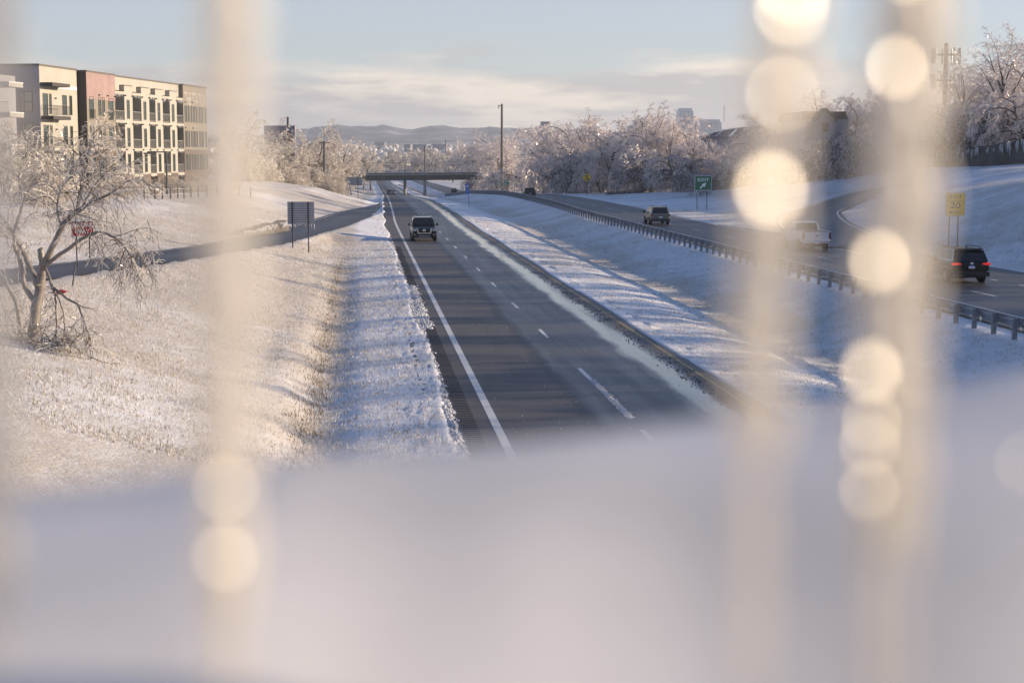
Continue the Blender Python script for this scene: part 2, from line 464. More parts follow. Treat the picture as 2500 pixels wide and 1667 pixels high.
def ground_row(y, xs):
    xe, z0, ro = float(XE(y)), float(Z0(y)), float(RO(y))
    zl, zr_, re = float(ZL(y)), float(ZRT(y)), float(REDGE(y))
    w = float(edge_wobble(y)); w2 = float(edge_wobble(y, 2.2))
    P = []
    if y < 262:
        zr = float(ZRAMP(y)); c = float(XR(y))
        k = min(max((y - 205) / 57.0, 0), 1)
        rl = (c - 2.6) * (1 - k) + (xe - 1.6) * k
        rr = min(c + 2.6, xe - 1.45)
        zr = zr * (1 - k) + (z0 - .04) * k if y > 205 else zr
        P += [(-600, zl), (rl - 17, zl), (rl - 10, zr + .72 * (zl - zr)), (rl - 4, zr + .26 * (zl - zr)), (rl - .7, zr + .05), (rl - .2 + .5 * w2, zr + .04), (rl, zr - .07), (rr, zr - .07), (rr + .15 + .5 * w, zr + .05)]
        xd = xe - 4.6
        g = min(max((118 - y) / 25.0, 0), 1)
        if rr + .6 < xd - 1.6:
            P += [(xd - 1.2, z0 - .02 - .1 * g + .12 * (zr - z0)), (xd - .25, z0 - .30 * g), (xd + .35, z0 - .30 * g), (xd + 1.1, z0 - .14 * g)]
    else:
        P += [(-600, zl), (xe - 34, zl), (xe - 20, z0 + .62 * (zl - z0)), (xe - 7, z0 + .12), (xe - 3, z0 - .15)]
    P += [(xe - 1.15 + w, z0 + .055), (xe - 1.05 + w, z0 - .05), (xe + 7.62 + .5 * w2, z0 - .05), (xe + 7.72 + .5 * w2, z0 + .03),
          (xe + 10.2, z0 - .08), (xe + 13.4, z0 - .60), (xe + 14.4, z0 - .58), (xe + 17, z0 - .1 + .3 * (ro - .7)), (xe + 19.2, z0 + ro - .15), (xe + 20.3, z0 + ro - .06),
          (xe + re - .2, z0 + ro - .06), (xe + re + w2, z0 + ro + .05), (xe + re + 5, z0 + ro + .12)]
    b = zr_ - z0 - ro
    P += [(xe + 44, z0 + ro + .16 * b), (xe + 52, z0 + ro + .42 * b), (xe + 62, z0 + ro + .80 * b), (xe + 74, zr_), (700, zr_)]
    P = np.array(P); o = np.maximum.accumulate(P[:, 0] + np.arange(len(P)) * 1e-4)
    z = np.interp(xs, o, P[:, 1])
    u = xs - xe
    z = z + 3.1 * np.exp(-((u - 50) / 11.0) ** 2 - ((y - 112) / 34.0) ** 2) * np.clip((u - re - .5) / 4, 0, 1)
    if y > 2500:
        z = z + 0
    off = np.clip(np.minimum(np.abs(u + 1.2) * (u < -1.2), 8), 0, 8) / 8 * (u < -6.5) + np.clip((u - 9.5) / 3, 0, 1) * np.clip((18.8 - u) / 2, 0, 1) * .35 + np.clip((u - re - 2) / 6, 0, 1)
    if y < 262:
        off = off * np.clip((np.abs(xs - XR(y)) - 3.6) / 3, 0, 1)
    return z + .10 * off * sn(xs, y)
def gz(x, y): return float(ground_row(y, np.array([x], float))[0])

def cols():
    c = list(np.arange(-2.2, -.55, .10)) + list(np.arange(7.3, 8.4, .12)) + list(np.arange(-8, -2.2, .28)) + list(np.arange(-30, -8, .55))
    c += list(np.arange(-.5, 7.3, 2.0)) + list(np.arange(8.4, 20.4, .45)) + list(np.arange(20.4, 28.6, 2.0)) + list(np.arange(28.6, 34, .35)) + list(np.arange(34, 80, 1.0))
    c += list(-30 - np.cumsum(np.geomspace(.8, 60, 34))) + list(80 + np.cumsum(np.geomspace(1.5, 60, 30))) + [-1500, -2600, 1500, 2600, -900, 900]
    return np.array(sorted(set(np.round(c, 3))))
rows = np.concatenate([np.arange(-80, 8, 5), np.arange(8, 34, 1.0), np.arange(34, 130, .5), np.arange(130, 300, 1.2), np.arange(300, 700, 4), np.geomspace(700, 5400, 60)])
C = cols()
V = np.zeros((len(rows), len(C), 3))
for i, y in enumerate(rows):
    xs = float(XE(y)) + C
    V[i, :, 0] = xs; V[i, :, 1] = y; V[i, :, 2] = ground_row(y, xs)
jit = rng.normal(0, .012, V.shape[:2]) * ((C < -1.0) | ((C > 8) & (C < 19)) | (C > 33))[None, :]
V[:, :, 2] += jit
def gz_many(x, y):
    u = x - XE(y)
    V = GROUND_V; j = np.clip(np.searchsorted(C, u) - 1, 0, len(C) - 2); i = np.clip(np.searchsorted(rows, y) - 1, 0, len(rows) - 2)
    fu = (u - C[j]) / (C[j + 1] - C[j]); fy = (y - rows[i]) / (rows[i + 1] - rows[i]); Z = V[:, :, 2]
    return (Z[i, j] * (1 - fu) + Z[i, j + 1] * fu) * (1 - fy) + (Z[i + 1, j] * (1 - fu) + Z[i + 1, j + 1] * fu) * fy
GROUND_V = V
G = np.interp(C, [-300, -60, -30, -6, -5.3, -4.2, -3.6, -1.2, 8, 12, 13.3, 15.5, 16.6, 19, 33, 40, 80], [.7, .8, .85, .92, 1.0, .85, .25, .2, .2, .25, .75, .7, .4, .3, .4, .45, .5])
GR = G[None, :] + .22 * sn(V[:, :, 0] * .8, V[:, :, 1] * .5)
me = grid_mesh('snowy_ground', V.reshape(-1, 3), len(rows), len(C), M['snow'])
me.attributes.new('grass', 'FLOAT', 'POINT').data.foreach_set('value', GR.ravel().astype(np.float32))
tag(link('snowy_ground', me), kind='structure')

# ------------------------------------------------------------------ roads
def strip(name, ys, lf, rf, zf, n, material, parent=None, uvoff=None):
    ys = np.asarray(ys, float); t = np.linspace(0, 1, n)
    V = np.zeros((len(ys), n, 3)); UV = np.zeros((len(ys), n, 2))
    for i, y in enumerate(ys):
        a, b = float(lf(y)), float(rf(y))
        x = a + (b - a) * t
        V[i, :, 0] = x; V[i, :, 1] = y; V[i, :, 2] = zf(x, y) if callable(zf) else zf
        UV[i, :, 0] = x - (float(uvoff(y)) if uvoff else a); UV[i, :, 1] = y
    return link(name, grid_mesh(name, V.reshape(-1, 3), len(ys), n, material, UV.reshape(-1, 2)), parent)
ROADY = np.concatenate([np.arange(-80, 300, 2.0), np.arange(300, 1500, 6.0)])
road_l = tag(strip('oncoming_carriageway', ROADY, lambda y: XE(y) - 1.7, lambda y: XE(y) + 7.95, lambda x, y: np.full_like(x, Z0(y)), 4, M['asphalt_l'], uvoff=XE), kind='structure')
road_r = tag(strip('outgoing_carriageway', ROADY, lambda y: XE(y) + 20.25, lambda y: XE(y) + REDGE(y) + .25, lambda x, y: np.full_like(x, Z0(y) + RO(y)), 4, M['asphalt_r'], uvoff=lambda y: XE(y) + 20.0), kind='structure')
def ramp_l(y): 
    k = min(max((y - 205) / 57.0, 0), 1); return (XR(y) - 2.6) * (1 - k) + (XE(y) - 1.6) * k - .12
def ramp_z(y):
    k = min(max((y - 205) / 57.0, 0), 1); return float(ZRAMP(y)) * (1 - k) + (float(Z0(y)) - .04) * k
ramp_o = tag(strip('entry_ramp', np.arange(-80, 262, 2.0), ramp_l, lambda y: min(XR(y) + 2.7, XE(y) - 1.2), lambda x, y: np.full_like(x, ramp_z(y)) + np.clip((x - (XE(y) - 3)) / 1.8, 0, 1) * (float(Z0(y)) - .004 - ramp_z(y)), 4, M['asphalt_ramp']), kind='structure')

# exit loop leaving the outgoing carriageway
EXY = [(95, 30.7), (112, 31.0), (125, 32.2), (138, 34.3), (150, 37.3), (160, 41.0), (168, 45.5), (173, 50.0), (176, 54.5)]
ex_pts = [Vector((float(XE(y)) + u, y, 0)) for y, u in EXY]
def resample(pts, n):
    out_ = []
    for i in range(len(pts) - 1):
        p0, p1, p2, p3 = pts[max(i - 1, 0)], pts[i], pts[i + 1], pts[min(i + 2, len(pts) - 1)]
        for k in range(n):
            t = k / n
            out_.append(.5 * ((2 * p1) + (p2 - p0) * t + (2 * p0 - 5 * p1 + 4 * p2 - p3) * t * t + (3 * p1 - p0 - 3 * p2 + p3) * t ** 3))
    out_.append(pts[-1].copy())
    return out_
ex = resample(ex_pts, 6)
def drape(path, offs, lift, name, material, parent=None):
    Vv = []; UV = []
    L = 0
    for i, p in enumerate(path):
        d = (path[min(i + 1, len(path) - 1)] - path[max(i - 1, 0)]).normalized()
        nrm = Vector((d.y, -d.x, 0))
        if i: L += (p - path[i - 1]).length
        zc = gz(p.x, p.y)
        for o in offs:
            q = p + nrm * o
            Vv.append((q.x, q.y, max(gz(q.x, q.y), zc - .1) + lift)); UV.append((o + 5, L))
    return link(name, grid_mesh(name, np.array(Vv), len(path), len(offs), material, np.array(UV)), parent)
exit_o = tag(drape(ex[6:], [-2.9, -1.4, 0, 1.4, 2.9], .13, 'exit_ramp', M['asphalt_r']), kind='structure')
drape(ex[6:], [2.45, 2.6], .145, 'edge_line', M['paint'], exit_o)
drape(ex[14:], [-2.6, -2.45], .145, 'edge_line', M['paint'], exit_o)

# painted lines
def line(road, u0, u1, ys, zf, material, name='edge_line'):
    return strip(name, ys, lambda y: XE(y) + u0, lambda y: XE(y) + u1, lambda x, y: np.full_like(x, zf(y)), 2, material, road)
zl_ = lambda y: float(Z0(y)) + .005
zr_ = lambda y: float(Z0(y)) + float(RO(y)) + .005
line(road_l, -.11, .11, ROADY[ROADY < 700], zl_, M['paint'])
line(road_l, 7.30, 7.40, ROADY[ROADY < 600], zl_, M['yellow'])
line(road_r, 21.0, 21.14, ROADY[ROADY < 600], zr_, M['yellow'])
line(road_r, 28.52, 28.66, np.arange(104, 600, 3.0), zr_, M['paint'])
line(road_r, 32.15, 32.28, np.arange(-60, 112, 3.0), zr_, M['paint'])
line(ramp_o, -1.52, -1.42, np.arange(215, 262, 3.0), lambda y: float(Z0(y)) + .008, M['paint'])
def ramp_line(o0, o1, ys): 
    return strip('edge_line', ys, lambda y: XR(y) + o0, lambda y: XR(y) + o1, lambda x, y: np.full_like(x, ramp_z(y) + .012), 2, M['paint'], ramp_o)
ramp_line(-2.2, -2.08, np.arange(-60, 205, 3.0))
def dashes(road, u, w, starts, ln, zf):
    for s in starts:
        line(road, u - w / 2, u + w / 2, [s - ln, s - ln / 2, s], zf, M['paint'], 'lane_dash')
dashes(road_l, 3.68, .14, [53.8 + 12.19 * n for n in range(-2, 26)], 3.05, zl_)
dashes(road_r, 24.9, .13, [76.3 + 12.9 * n for n in range(-3, 24)], 3.05, zr_)
dashes(road_r, 28.55, .13, [50.6 + 3.66 * n for n in range(0, 15)], .9, zr_)

# rumble strip milled into the shoulder: ridges between the grooves
rb = MB()
for k in range(300):
    y = 36 + .30 * k
    xe, z0 = float(XE(y)), float(Z0(y))
    rb.box(xe - .92, xe - .50, y, y + .13, z0 - .01, z0 + .016)
tag(rb.build('rumble_ridges', mat('rumble_asphalt', (0.085, 0.078, 0.072), 0.7, var=.3, scale=8), road_l), kind='stuff')
# gravel and crumbs of ice left along the inner line
gv = []
gt = []
def crumbs(n, uf, yf, sf, zf, nm, material, parent):
    Vv = np.zeros((n * 4, 3)); T = []
    for i in range(n):
        y = yf(); x = float(XE(y)) + uf(); s = sf(); z = zf(x, y)
        a = random.random() * 6.28
        for j in range(3):
            Vv[i * 4 + j] = (x + s * math.cos(a + 2.09 * j), y + s * math.sin(a + 2.09 * j), z)
        Vv[i * 4 + 3] = (x + random.uniform(-.4, .4) * s, y + random.uniform(-.4, .4) * s, z + s * random.uniform(.7, 1.4))
        b = i * 4
        T += [(b, b + 1, b + 3), (b + 1, b + 2, b + 3), (b + 2, b, b + 3)]
    return tag(link(nm, tri_mesh(nm, Vv, T, material), parent), kind='stuff')
crumbs(900, lambda: random.gauss(6.95, .18), lambda: 42 + 60 * random.random() ** 1.7, lambda: random.uniform(.015, .045), lambda x, y: float(Z0(y)), 'gravel_crumbs', M['rock'], road_l)
crumbs(500, lambda: random.uniform(.3, 7), lambda: 40 + 70 * random.random() ** 1.5, lambda: random.uniform(.01, .022), lambda x, y: float(Z0(y)), 'ice_crumbs', M['ice'], road_l)
# crust of frozen slush still lying on the shoulder, and a ragged fringe along the snow edge
crumbs(1500, lambda: random.gauss(-.80, .10), lambda: random.uniform(66, 88), lambda: random.uniform(.03, .10), lambda x, y: float(Z0(y)) - .01, 'slush_crust', M['snow_clean'], road_l)
crumbs(7000, lambda: -1.14 + random.gauss(0, .08), lambda: 36 + 110 * random.random() ** 1.5, lambda: .012 + .07 * random.random() ** 2.2, lambda x, y: float(Z0(y)) - .01, 'snow_fringe', M['snow_clean'], road_l)
# strip of slush torn up behind a lane dash near the bridge
crumbs(2600, lambda: 3.68 + random.gauss(.02, .05), lambda: random.uniform(43.5, 51), lambda: random.uniform(.008, .028), lambda x, y: float(Z0(y)), 'slush_streak', M['snow_clean'], road_l)

# frosted grass standing out of the thin snow
def grass(n, sampler, nm, hgt=(.04, .10), m='grass', label='frosted grass blades standing out of the thin snow'):
    P = np.array([sampler() for _ in range(n)])
    z = gz_many(P[:, 0], P[:, 1])
    h = rng.uniform(hgt[0], hgt[1], n); a = rng.uniform(0, 6.283, n); w = rng.uniform(.007, .018, n)
    lean = rng.uniform(0, .09, n); la = rng.uniform(0, 6.283, n)
    Vv = np.zeros((n, 3, 3))
    Vv[:, 0] = np.c_[P[:, 0] - w * np.cos(a), P[:, 1] - w * np.sin(a), z - .02]
    Vv[:, 1] = np.c_[P[:, 0] + w * np.cos(a), P[:, 1] + w * np.sin(a), z - .02]
    Vv[:, 2] = np.c_[P[:, 0] + lean * np.cos(la), P[:, 1] + lean * np.sin(la), z + h]
    return tag(link(nm, tri_mesh(nm, Vv.reshape(-1, 3), np.arange(n * 3).reshape(-1, 3), M[m])), label, 'grass', kind='stuff')
def clumpy(f):
    c = [None, 0]
    def g():
        if c[1] <= 0: c[0] = f(); c[1] = random.randint(3, 14); c.append(0)
        c[1] -= 1
        return (c[0][0] + random.gauss(0, .16), c[0][1] + random.gauss(0, .22))
    return g
def s_left():
    y = 34 + 100 * random.random() ** 1.4
    a, b = float(XR(y)) + 3.3, float(XE(y)) - 1.35
    return (random.uniform(max(a, -.335 * y - 2), b), y)
def s_bank():
    y = random.uniform(70, 170); b = float(XR(y)) - 3.4
    return (b - abs(random.gauss(0, 9)), y)
def s_median():
    y = 44 + 130 * random.random() ** 1.3
    return (float(XE(y)) + random.uniform(8.1, 19.2), y)
def s_right():
    y = random.uniform(60, 190); return (float(XE(y)) + float(REDGE(y)) + .4 + abs(random.gauss(0, 13)), y)
def s_ditch():
    y = 34 + 75 * random.random() ** 1.3
    return (float(XE(y)) - 4.6 + random.gauss(-.30, .20), y)
grass(90000, clumpy(s_left), 'frosted_grass')
grass(30000, clumpy(s_bank), 'frosted_grass', (.06, .16))
grass(60000, clumpy(s_median), 'frosted_grass', (.04, .10))
grass(70000, clumpy(s_right), 'frosted_grass')
grass(5500, clumpy(s_ditch), 'ditch_grass', (.06, .16), 'tuft', 'coarse dead grass tufts along the shallow ditch')

# far hills
hx = np.linspace(-2600, 2600, 261); hy = np.linspace(3600, 5200, 33)
HV = np.zeros((len(hy), len(hx), 3))
sil = np.array([(-3000, 352), (0, 345), (500, 338), (700, 322), (780, 310), (840, 306), (900, 307), (940, 312), (990, 320), (1010, 316), (1060, 310), (1110, 309), (1150, 311), (1190, 316), (1230, 312), (1290, 314), (1340, 318), (1500, 322), (1800, 318), (2500, 325), (5000, 330)], float)
for i, y in enumerate(hy):
    t = (y - 3600) / 1600
    pxs = CX + F * hx / y
    top = CAMZ + (HOR - np.interp(pxs, sil[:, 0], sil[:, 1])) / F * 4400
    rug = 5 * np.sin(hx * .021 + 3 * t) * np.sin(hx * .0063 + 5 * t + 1) + 4 * np.sin(hx * .047 + 9 * t) + 2.0 * np.sin(hx * .11 + 17 * t)
    prof = math.exp(-((t - .5) / .30) ** 2)
    HV[i, :, 0] = hx; HV[i, :, 1] = y; HV[i, :, 2] = 15 + (top - 15) * prof + rug * prof * .8
HV[:, :, 2] += rng.normal(0, 1.0, HV.shape[:2])
mh, nt, b, o = nodes('wooded_snowy_hills')
tc = nt.nodes.new('ShaderNodeTexCoord').outputs['Object']
nh = noise(nt, tc, .012, 6, .6)
nt.links.new(ramp(nt, nh, [(.40, (.05, .055, .07)), (.56, (.17, .17, .185)), (.70, (.42, .40, .39))]), b.inputs['Base Color'])
b.inputs['Roughness'].default_value = .9
tag(link('hills', grid_mesh('hills', HV.reshape(-1, 3), len(hy), len(hx), mh)), kind='structure')

# ------------------------------------------------------------------ guardrails
W_PROF = [(.000, .76), (.012, .765), (.075, .72), (.085, .68), (.03, .62), (.02, .60), (.03, .58), (.085, .52), (.075, .48), (.012, .445), (0, .45)]
def guardrail(nm, label, ufun, y0, y1, step, posts_to, ice=True, side=1):
    g = empty(nm, (float(XE(y0) + ufun(y0)), y0, gz(float(XE(y0) + ufun(y0)), y0)), 0, label, 'guardrail')
    o = Vector(g.location)
    ys = np.arange(y0, y1, step)
    prof = W_PROF + [(a - .008, b) for a, b in W_PROF[::-1]]
    Vv = []; base = []
    for y in ys:
        x = float(XE(y) + ufun(y)); z = gz(x, y)
        base.append((x, y, z))
    bz = np.array([b[2] for b in base]); k = np.ones(5) / 5; bz = np.convolve(np.pad(bz, 2, mode='edge'), k, 'valid')
    m = MB(); np_ = len(prof)
    for i, (x, y, _) in enumerate(base):
        for a, h in prof: m.v.append((x - o.x + side * (.14 + a), y - o.y, bz[i] - o.z + h))
    for i in range(len(base) - 1):
        for j in range(np_):
            q = i * np_
            m.f.append((q + j, q + (j + 1) % np_, q + np_ + (j + 1) % np_, q + np_ + j))
    m.build('rail_beam', M['steel'], g, True)
    s = MB()      # frozen rime lying along the top edge
    for i in range(len(base) - 1):
        for a, h in ((.13, .762), (.135, .785), (.155, .788), (.165, .762)):
            s.v.append((base[i][0] - o.x + side * a, base[i][1] - o.y, bz[i] - o.z + h + random.uniform(0, .012)))
    for i in range(len(base) - 2):
        for j in range(3): s.f.append((i * 4 + j, i * 4 + j + 1, i * 4 + 5 + j, i * 4 + 4 + j))
    s.build('rime_cap', M['snow_clean'], g)
    pm = MB().box(-.10, .05, -.075, .075, -.25, .74).box(.055, .135, -.07, .07, .43, .765).mesh('post', M['post_steel'])
    cap = MB().box(-.105, .135, -.08, .08, .742, .775).mesh('rime', M['snow_clean'])
    for i, (x, y, _) in enumerate(base):
        if y > posts_to or i % max(1, round(1.905 / step)): continue
        p = link('post', pm, g, (x - o.x, y - o.y, bz[i] - o.z), (0, 0, R(5) + random.uniform(-.06, .06)), (side, 1, 1) if side < 0 else None)
    if ice:
        ic = MB()
        for i in range(len(base) - 1):
            if base[i][1] > 200: break
            for _ in range(5):
                t = random.random()
                x = base[i][0] * (1 - t) + base[i + 1][0] * t; y = base[i][1] * (1 - t) + base[i + 1][1] * t
                ic.icicle((x - o.x + side * .15, y - o.y, bz[i] - o.z + .455), random.uniform(.04, .26), random.uniform(.007, .014))
        tag(ic.build('icicles', M['ice'], g), kind='stuff')
    return g
M['post_steel'] = mat('rimed_steel_post', (.20, .215, .235), .55, .25, var=.2, scale=6)
guardrail('guardrail', 'long steel guardrail on stout posts between the snowy median and the outgoing lanes', lambda y: 19.4 - max(0, (y - 380) / 130) * 3.5, 42, 500, 1.905, 480)
guardrail('guardrail', 'short dark guardrail beside the far pier curving along the oncoming lanes', lambda y: 12.6 - max(0, (y - 560)) / 260 * 4, 545, 800, 7.62, 800, False)

# ------------------------------------------------------------------ text and signs
_dg = None
def text_mesh(name, body, size, material, align='CENTER', bold=0.0, sx=1.0, space=1.0):
    cu = bpy.data.curves.new(name, 'FONT')
    cu.body = body; cu.size = size; cu.align_x = align; cu.align_y = 'CENTER'; cu.offset = bold; cu.space_character = space
    cu.resolution_u = 3; cu.extrude = 0.004
    ob = bpy.data.objects.new(name, cu); col.objects.link(ob)
    bpy.context.view_layer.update()
    me = bpy.data.meshes.new_from_object(ob.evaluated_get(bpy.context.evaluated_depsgraph_get()))
    bpy.data.objects.remove(ob); bpy.data.curves.remove(cu)
    me.transform(Matrix.Rotation(math.pi / 2, 4, 'X') @ Matrix.Diagonal((sx, 1, 1, 1)))
    me.materials.clear(); me.materials.append(material)
    me.name = name
    return me
def rrect(w, h, r, n=4, cx=0, cz=0):
    pts = []
    for qx, qz, a0 in ((1, -1, -90), (1, 1, 0), (-1, 1, 90), (-1, -1, 180)):
        for k in range(n + 1):
            a = R(a0 + 90 * k / n)
            pts.append((cx + qx * (w / 2 - r) + r * math.cos(a), cz + qz * (h / 2 - r) + r * math.sin(a)))
    return pts
def post(parent, x, y, z0, z1, w=.06, m='steel_dark'):
    return MB().box(x - w / 2, x + w / 2, y, y + w * .8, z0, z1).build('post', M[m], parent)
def icicles(parent, x0, x1, y, z, n, lo=.05, hi=.3):
    ic = MB()
    for _ in range(n): ic.icicle((random.uniform(x0, x1), y, z), random.uniform(lo, hi) * random.random() + lo, random.uniform(.008, .02))
    return tag(ic.build('icicles', M['ice'], parent), kind='stuff')
def sign(nm, label, u, vbase, d, panel_px, post_px, rotz=0.0, cat='sign'):
    """panel_px = (u0, u1, v0, v1); returns thing, panel centre z, width, height"""
    p = px(u, vbase, d); g = gz(p.x, d)
    t = empty(nm, (p.x, d, g), rotz, label, cat)
    s = d / F
    w, h = (panel_px[1] - panel_px[0]) * s, (panel_px[3] - panel_px[2]) * s
    cz = px(u, (panel_px[2] + panel_px[3]) / 2, d).z - g
    for q in post_px: post(t, (q - u) * s, .02, -.3, cz + h / 2 - .05, .075 if d < 200 else .11)
    return t, cz, w, h

t, cz, w, h = sign('exit_sign', 'green EXIT sign with white arrow pointing up right on two posts', 1713, 511, 184, (1695, 1737, 429.5, 465), (1701.5, 1725.5), R(3))
t_c = (1716 - 1713) * 184 / F
MB().poly_y(rrect(w, h, .12, 4, t_c, cz), -.02, .0).build('panel', M['white_sign'], t)
MB().poly_y(rrect(w - .09, h - .09, .10, 4, t_c, cz), -.032, -.021).build('panel_face', M['green_sign'], t)
link('lettering', text_mesh('lettering', 'EXIT', .50, M['white_sign'], bold=.012, sx=1.12, space=1.15), t, (t_c, -.042, cz + .34))
ar = MB()
a0, a1 = (-.36, -.46), (.10, .0)
ar.poly_y([(t_c - .40, cz - .52), (t_c - .28, cz - .64), (t_c + .13, cz - .25), (t_c + .01, cz - .12)], -.044, -.034)
ar.poly_y([(t_c - .20, cz - .12), (t_c + .18, cz - .46), (t_c + .36, cz + .06)], -.0435, -.034)
ar.build('arrow', M['white_sign'], t)
icicles(t, t_c - w / 2, t_c + w / 2, 0, cz - h / 2, 26)

t, cz, w, h = sign('speed_advisory_sign', 'yellow EXIT 20 MPH sign on two thin posts beside the snowy mound', 2329, 610, 105, (2306, 2352, 471.5, 526.5), (2316, 2337), R(-3))
MB().poly_y(rrect(w, h, .07, 4, 0, cz), -.02, 0).build('panel', M['black_sign'], t)
MB().poly_y(rrect(w - .035, h - .035, .06, 4, 0, cz), -.032, -.021).build('panel_face', M['yellow_sign'], t)
MB().box(-w / 2 + .02, w / 2 - .02, -.042, -.034, cz + .225, cz + .245).build('divider', M['black_sign'], t)
link('lettering', text_mesh('lettering', 'EXIT', .31, M['black_sign'], bold=.003, sx=1.15, space=1.1), t, (0, -.042, cz + .48))
link('lettering', text_mesh('lettering', '20', .56, M['black_sign'], bold=.008, sx=1.2), t, (0, -.042, cz - .08))
link('lettering', text_mesh('lettering', 'M.P.H.', .24, M['black_sign'], bold=.003, sx=1.05, space=1.1), t, (0, -.042, cz - .52))
icicles(t, -w / 2, w / 2, 0, cz - h / 2, 22, .03, .14)

t, cz, w, h = sign('merge_sign', 'yellow diamond merge sign with black arrow on a single post', 1433, 478, 262, (1421, 1445, 421.5, 446), (1433,), 0)
dd = 1.60 / 2
MB().poly_y([(0, cz - dd), (dd, cz), (0, cz + dd), (-dd, cz)], -.02, 0).build('panel', M['black_sign'], t)
MB().poly_y([(0, cz - dd + .07), (dd - .07, cz), (0, cz + dd - .07), (-dd + .07, cz)], -.034, -.021).build('panel_face', M['yellow_sign'], t)
ar = MB()
ar.box(-.07, .07, -.046, -.036, cz - .48, cz + .25)
ar.poly_y([(-.20, cz + .16), (.20, cz + .16), (0, cz + .52)], -.0455, -.036)
ar.poly_y([(.20, cz - .48), (.33, cz - .48), (.33, cz - .28), (.05, cz + .02), (.0, cz - .12), (.20, cz - .32)], -.045, -.036)
ar.build('arrow', M['black_sign'], t)

t, cz, w, h = sign('guide_sign', 'green Douglas Ave exit half mile sign beside the far trees', 1227.5, 466, 480, (1211, 1244, 439, 453), (1217.5, 1238.5), 0)
MB().poly_y(rrect(w, h, .12, 3, 0, cz), -.03, 0).build('panel', M['white_sign'], t)
MB().poly_y(rrect(w - .10, h - .10, .10, 3, 0, cz), -.055, -.032).build('panel_face', M['green_sign'], t)
link('lettering', text_mesh('lettering', 'Douglas Ave', .72, M['white_sign'], bold=.012, sx=.95), t, (0, -.075, cz + .32))
link('lettering', text_mesh('lettering', 'EXIT 1/2 MILE', .46, M['white_sign'], bold=.010, sx=.95), t, (0, -.075, cz - .42))

p = px(1145.7, 496, 250)
t = empty('blue_route_sign', (p.x, 250, gz(p.x, 250)), R(-12), 'narrow blue sign pair on a leaning post in the snowy median', 'sign')
t.rotation_euler = (0, R(-5.5), R(-8))
post(t, 0, .03, -.3, 3.55, .07)
for k, (z0, z1) in enumerate(((2.72, 3.52), (1.92, 2.68))):
    MB().poly_y(rrect(.56, z1 - z0, .05, 3, 0, (z0 + z1) / 2), -.01, .01).build('panel', M['blue_sign'], t)
MB().poly_y(rrect(.30, .30, .04, 3, 0, 3.14), -.024, -.012).build('symbol', M['white_sign'], t)
MB().poly_y(rrect(.10, .14, .03, 3, 0, 3.13), -.036, -.026).build('symbol_centre', M['blue_sign'], t)
MB().box(-.05, .05, -.024, -.012, 2.08, 2.45).poly_y([(-.15, 2.36), (.15, 2.36), (0, 2.60)], -.023, -.012).build('arrow', mat('pale_blue_print', (.30, .48, .75), .4), t)

def sign_back(label, u, vb, d, pp, posts_, ribs, rot):
    t, cz, w, h = sign('sign_seen_from_behind', label, u, vb, d, pp, posts_, rot)
    c = ((pp[0] + pp[1]) / 2 - u) * d / F
    MB().box(c - w / 2, c + w / 2, .04, .055, cz - h / 2, cz + h / 2).build('panel', M['steel_dark'], t)
    for k in range(ribs):
        z = cz - h / 2 + h * (k + .5) / ribs
        MB().box(c - w / 2 + .01, c + w / 2 - .01, .012, .038, z - h / ribs * .44, z + h / ribs * .34).build('plank', M['alu'], t)
    for q in posts_:
        x = (q - u) * d / F
        MB().box(x - .05, x + .05, -.07, .010, cz - h / 2 - .05, cz + h / 2 + .01).build('bracket', M['steel_dark'], t)
    for o in t.children:
        if o.name.startswith('post'): o.location.y = -.075
    return t, c, cz, w, h
t, c, cz, w, h = sign_back('ribbed back of an icicle-hung sign on two posts by the ramp', 735, 621, 111, (703, 768.5, 493, 547.5), (715, 754), 10, R(-2))
icicles(t, c - w / 2, c + w / 2, .04, cz - h / 2, 16, .06, .3)
for k in (-1, 1): MB().icicle((c + k * w / 2, .04, cz - h / 2), .55 if k < 0 else .45, .02).build('icicle', M['ice'], t)
sign_back('wide ribbed back of a road sign near the far overpass', 860, 482, 320, (835.3, 885, 433, 453), (847, 874), 8, R(-2))

# red wrong-way sign behind the broken tree
d = 78.0
p = px(203, 610, d)
t = empty('wrong_way_sign', (p.x, d, gz(p.x, d)), R(14), 'red sign with white letters behind the broken tree', 'sign')
zc = px(203, 558, d).z - gz(p.x, d)
post(t, .30, .02, -.2, zc + .2); post(t, -.30, .02, -.2, zc + .2)
MB().poly_y(rrect(1.02, .72, .05, 3, 0, zc), -.02, 0).build('panel', M['white_sign'], t)
MB().poly_y(rrect(.98, .68, .05, 3, 0, zc), -.032, -.021).build('panel_face', M['red_sign'], t)
link('lettering', text_mesh('lettering', 'WRONG', .27, M['white_sign'], bold=.004), t, (0, -.042, zc + .15))
link('lettering', text_mesh('lettering', 'WAY', .27, M['white_sign'], bold=.004), t, (0, -.042, zc - .15))
MB().poly_y([(-.5, zc + .34), (.5, zc + .34), (.46, zc + .44), (0, zc + .47), (-.44, zc + .43)], -.09, .06).build('snow_cap', M['snow_clean'], t)
q = px(175, 705, 62.0)
MB2 = MB().tube([(0, 0, -.2), (.18, .05, .9)], .035, 6)
tag(link('leaning_stake', MB2.mesh('leaning_stake', M['steel_dark']), None, (q.x, 62, gz(q.x, 62))), 'thin leaning stake behind the broken tree by the ramp', 'stake')

